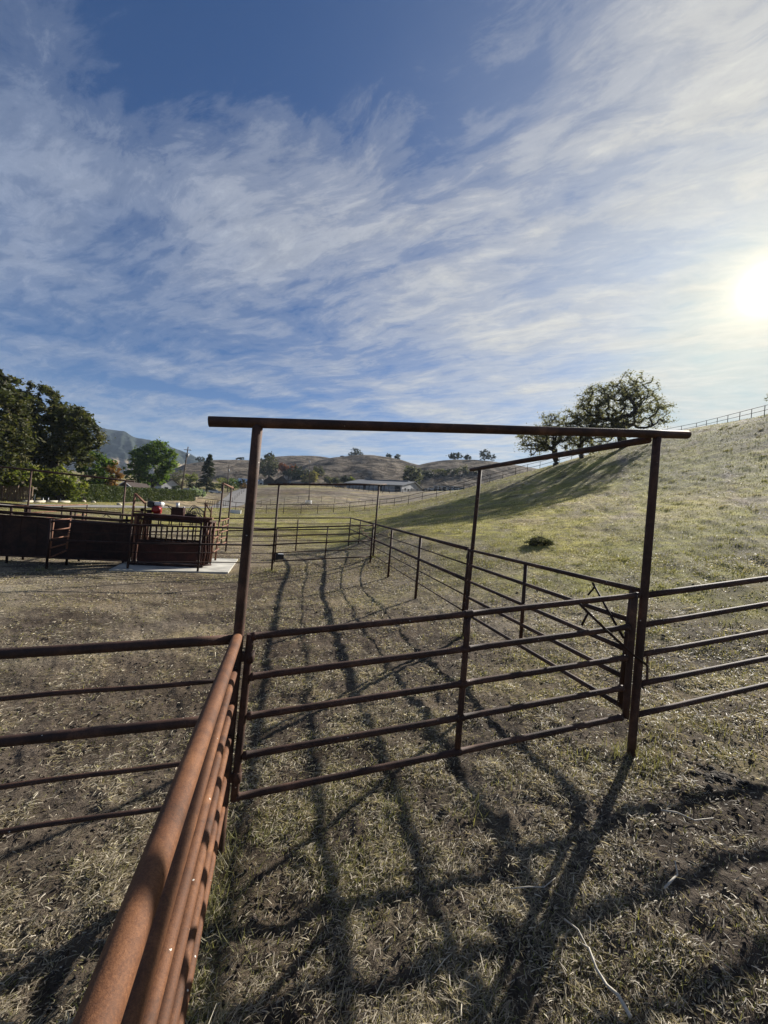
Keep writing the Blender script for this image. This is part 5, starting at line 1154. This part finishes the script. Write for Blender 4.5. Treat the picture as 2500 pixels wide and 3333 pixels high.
for k, (px, py, rx, ry, Y_, lb_) in enumerate(((1388, 1556, 24, 26, 262, 'dark wooded clump just right of the barn gable oak'), (1425, 1552, 26, 30, 266, 'dark wooded clump above the white-framed trailer'), (1464, 1550, 26, 30, 270, 'dark wooded clump left of where the hill begins'), (1505, 1543, 26, 32, 274, 'dark wooded clump under the side crossbeam'), (1545, 1545, 24, 26, 276, 'dark wooded clump farthest right, at the hill fence'))):
    shrub('far_oak', lb_, px, py, rx, ry, Y_, M_LGRY if k % 2 else M_LCON, 80 + k, 90, 2600, .62, DG, 1.7, 'tree')
RG = 'trees on the brown ridge line'
shrub('ridge_tree', 'spreading dark oak on the summit of the middle brown hill', 1158, 1471, 17, 13, 378, M_LCON, 91, 60, 1500, .6, RG, 1.4, 'tree')
shrub('ridge_tree', 'little pointed tree right of the summit oak', 1177, 1478, 5, 7, 378, M_LCON, 92, 16, 300, .5, RG, .9, 'tree')
shrub('ridge_tree', 'little low tree left of the summit oak', 1140, 1480, 7, 6, 378, M_LCON, 93, 16, 300, .5, RG, .9, 'tree')
shrub('ridge_tree', 'round dark tree on the ridge, left of a pair', 1266, 1483, 9, 9, 378, M_LCON, 94, 40, 1000, .55, RG, 1.1, 'tree')
shrub('ridge_tree', 'round dark tree on the ridge, right of a pair', 1294, 1487, 11, 9.5, 378, M_LCON, 95, 40, 1100, .55, RG, 1.1, 'tree')
shrub('ridge_tree', 'wide dark bush clump on the right-hand ridge', 1482, 1484, 22, 11, 330, M_LCON, 96, 60, 1600, .6, RG, 1.3, 'tree')
shrub('ridge_tree', 'rounded bush at the right end of the wide ridge clump', 1522, 1487, 13, 8, 330, M_LCON, 97, 40, 800, .55, RG, 1.1, 'tree')
shrub('ridge_tree', 'tall ragged dark tree on the right-hand ridge above the side crossbeam', 1578, 1478, 17, 20, 330, M_LCON, 98, 70, 1700, .55, RG, 1.2, 'tree')
shrub('ridge_tree', 'lower tree right of the tall ragged ridge tree', 1602, 1488, 11, 10, 330, M_LCON, 99, 30, 700, .5, RG, 1.0, 'tree')
shrub('ridge_tree', 'flat bush clump on the left ridge, left of the tall near post', 782, 1492, 14, 5, 430, M_LCON, 100, 30, 700, .6, RG, 1.0, 'tree')
shrub('ridge_tree', 'dark oaks on the left ridge just left of the conifer tip', 652, 1494, 14, 9, 432, M_LCON, 101, 40, 1000, .65, RG, 1.3, 'tree')
p = W(1115, 1490, 379); t = thing('water_tank', 'small dark squat tank on the ridge left of the summit oak', 'tank', p); MB().tube([p + [0, 0, -1], p + [0, 0, 1.6]], 2.4, 18).build('shell', M_BFEN, t); MB().tube([p + [0, 0, 1.6], p + [0, 0, 2.0]], [2.5, .4], 18).build('lid', M_BFEN, t)
# lone bush on the hillside
g = G(1762, 1774); tree('hill_bush', 'single low grey-green bush on the grazed hillside', g, [((g[0], g[1], g[2] + .16), (.5, .42, .15)), ((g[0] + .45, g[1] + .1, g[2] + .05), (.42, .3, .08)), ((g[0] - .4, g[1], g[2] + .05), (.35, .3, .08)), ((g[0] - .1, g[1], g[2] + .28), (.2, .2, .1))], M_LGRY, 200, 2800, .04, .14, .02, 110, None, 'bush')

# ------------------------------------------------------------------ clipped hedge
hp = [W(200, 1636, 53), W(256, 1634, 56), W(440, 1633, 75), W(626, 1630, 100)]
hp = [np.array([p[0], p[1], Tz(p[0], p[1])]) for p in hp]
t = thing('hedge', 'long clipped green hedge along the gravel lane', 'hedge', hp[1])
rng = np.random.default_rng(77); core = MB(); Ls = []
for a, b in zip(hp[:-1], hp[1:]):
    d = b - a; l = np.linalg.norm(d[:2]); x = d / np.linalg.norm(d); y = np.array([-x[1], x[0], 0]); y /= np.linalg.norm(y)
    h0 = 2.45
    core.box((a + b) / 2 + [0, 0, h0 * .45], (l, 1.2, h0 * .86), np.array([x, y, [0, 0, 1]]))
    n = int(l * 420); s = rng.random(n); side = rng.random(n)
    yy = np.where(side < .7, -.75, rng.uniform(-.75, .75, n)); zz = np.where(side < .7, rng.uniform(0, h0, n), h0)
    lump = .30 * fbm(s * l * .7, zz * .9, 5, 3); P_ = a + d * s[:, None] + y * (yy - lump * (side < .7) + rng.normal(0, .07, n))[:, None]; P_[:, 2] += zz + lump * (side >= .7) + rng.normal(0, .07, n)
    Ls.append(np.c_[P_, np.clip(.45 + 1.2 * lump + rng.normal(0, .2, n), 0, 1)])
core.build('branches', M_BARK, t); Q = np.vstack(Ls); n = len(Q); u = rng.normal(size=(n, 3)); u /= np.linalg.norm(u, axis=1)[:, None]; w = np.cross(u, rng.normal(size=(n, 3))); w /= np.linalg.norm(w, axis=1)[:, None]; sz = rng.uniform(.1, .22, n)[:, None]
V = np.stack([Q[:, :3] - u * sz, Q[:, :3] + w * sz * .5, Q[:, :3] + u * sz, Q[:, :3] - w * sz * .5], 1).reshape(-1, 3)
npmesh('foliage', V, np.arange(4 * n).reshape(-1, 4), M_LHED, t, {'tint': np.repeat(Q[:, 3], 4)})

# ------------------------------------------------------------------ things on the near ground
def stalk(label, pts_px, r, m):
    P_ = []
    for k, (px, py) in enumerate(pts_px):
        g = G(px, py, 20); g[2] = float(H(g[0], g[1])[0]) + .03 + r + .02 * math.sin(k * 2.1); P_.append(g)
    mb = MB().tube(P_, [r * (1 - .5 * k / (len(P_) - 1)) for k in range(len(P_))], 8); o = mb.build('dry_stalk', m); tag(o, label, 'stalk', 'dry stalks on the ground'); return o
M_STK = plain('bleached_stalk', (.5, .45, .36), .7, .3, 30)
stalk('longest thick bleached stalk lying at the bottom right of the frame', [(2050, 3340), (2010, 3270), (1975, 3210), (1940, 3160), (1915, 3110), (1886, 3079)], .011, M_STK)
stalk('thin straight stalk lying just above the thick bleached one', [(1836, 3000), (1880, 3050), (1930, 3130), (1956, 3158)], .006, M_STK)
stalk('curled pale twig in the right foreground', [(2160, 2915), (2190, 2890), (2205, 2855), (2195, 2832)], .008, M_STK)
stalk('forked-looking pale stick at the right below the dung clods', [(2150, 2658), (2200, 2668), (2260, 2676), (2322, 2678)], .007, M_STK)
stalk('slender arched stalk in the shadow left of the thick stalk', [(1660, 2912), (1720, 2912), (1770, 2900), (1806, 2882)], .005, M_STK)
M_DUNG = plain('dark_dung', (.05, .04, .03), .95, .6, 40, bstr=1.0)
for k, (px, py, s, lb_) in enumerate(((2350, 2530, .12, 'largest dark clod of dung and soil at the right edge of the foreground'), (2410, 2550, .08, 'smaller dark clod on the right of the largest dung heap'), (2300, 2508, .055, 'small dark clod on the left of the largest dung heap'), (2240, 2480, .045, 'little dark clod between the right-hand near post and the dung heap'))):
    g = G(px, py, 20); h = float(H(g[0], g[1])[0]); mb = MB(); rr = np.random.default_rng(k + 3)
    for q_ in range(30 if k == 0 else 12):
        o_ = rr.normal(0, .62, 3) * s; d_ = np.hypot(o_[0], o_[1]) / s; z_ = float(H(g[0] + o_[0], g[1] + o_[1] * .7)[0])
        mb.ball([g[0] + o_[0], g[1] + o_[1] * .7, z_ + s * .16 * max(0, 1 - d_)], np.array([.30, .28, .13]) * s * rr.uniform(.4, 1.15), 8, 6, .6, k * 100 + q_)
    o = mb.build('dung_clod', M_DUNG); tag(o, lb_, 'dung', 'dark clods on the trampled ground')
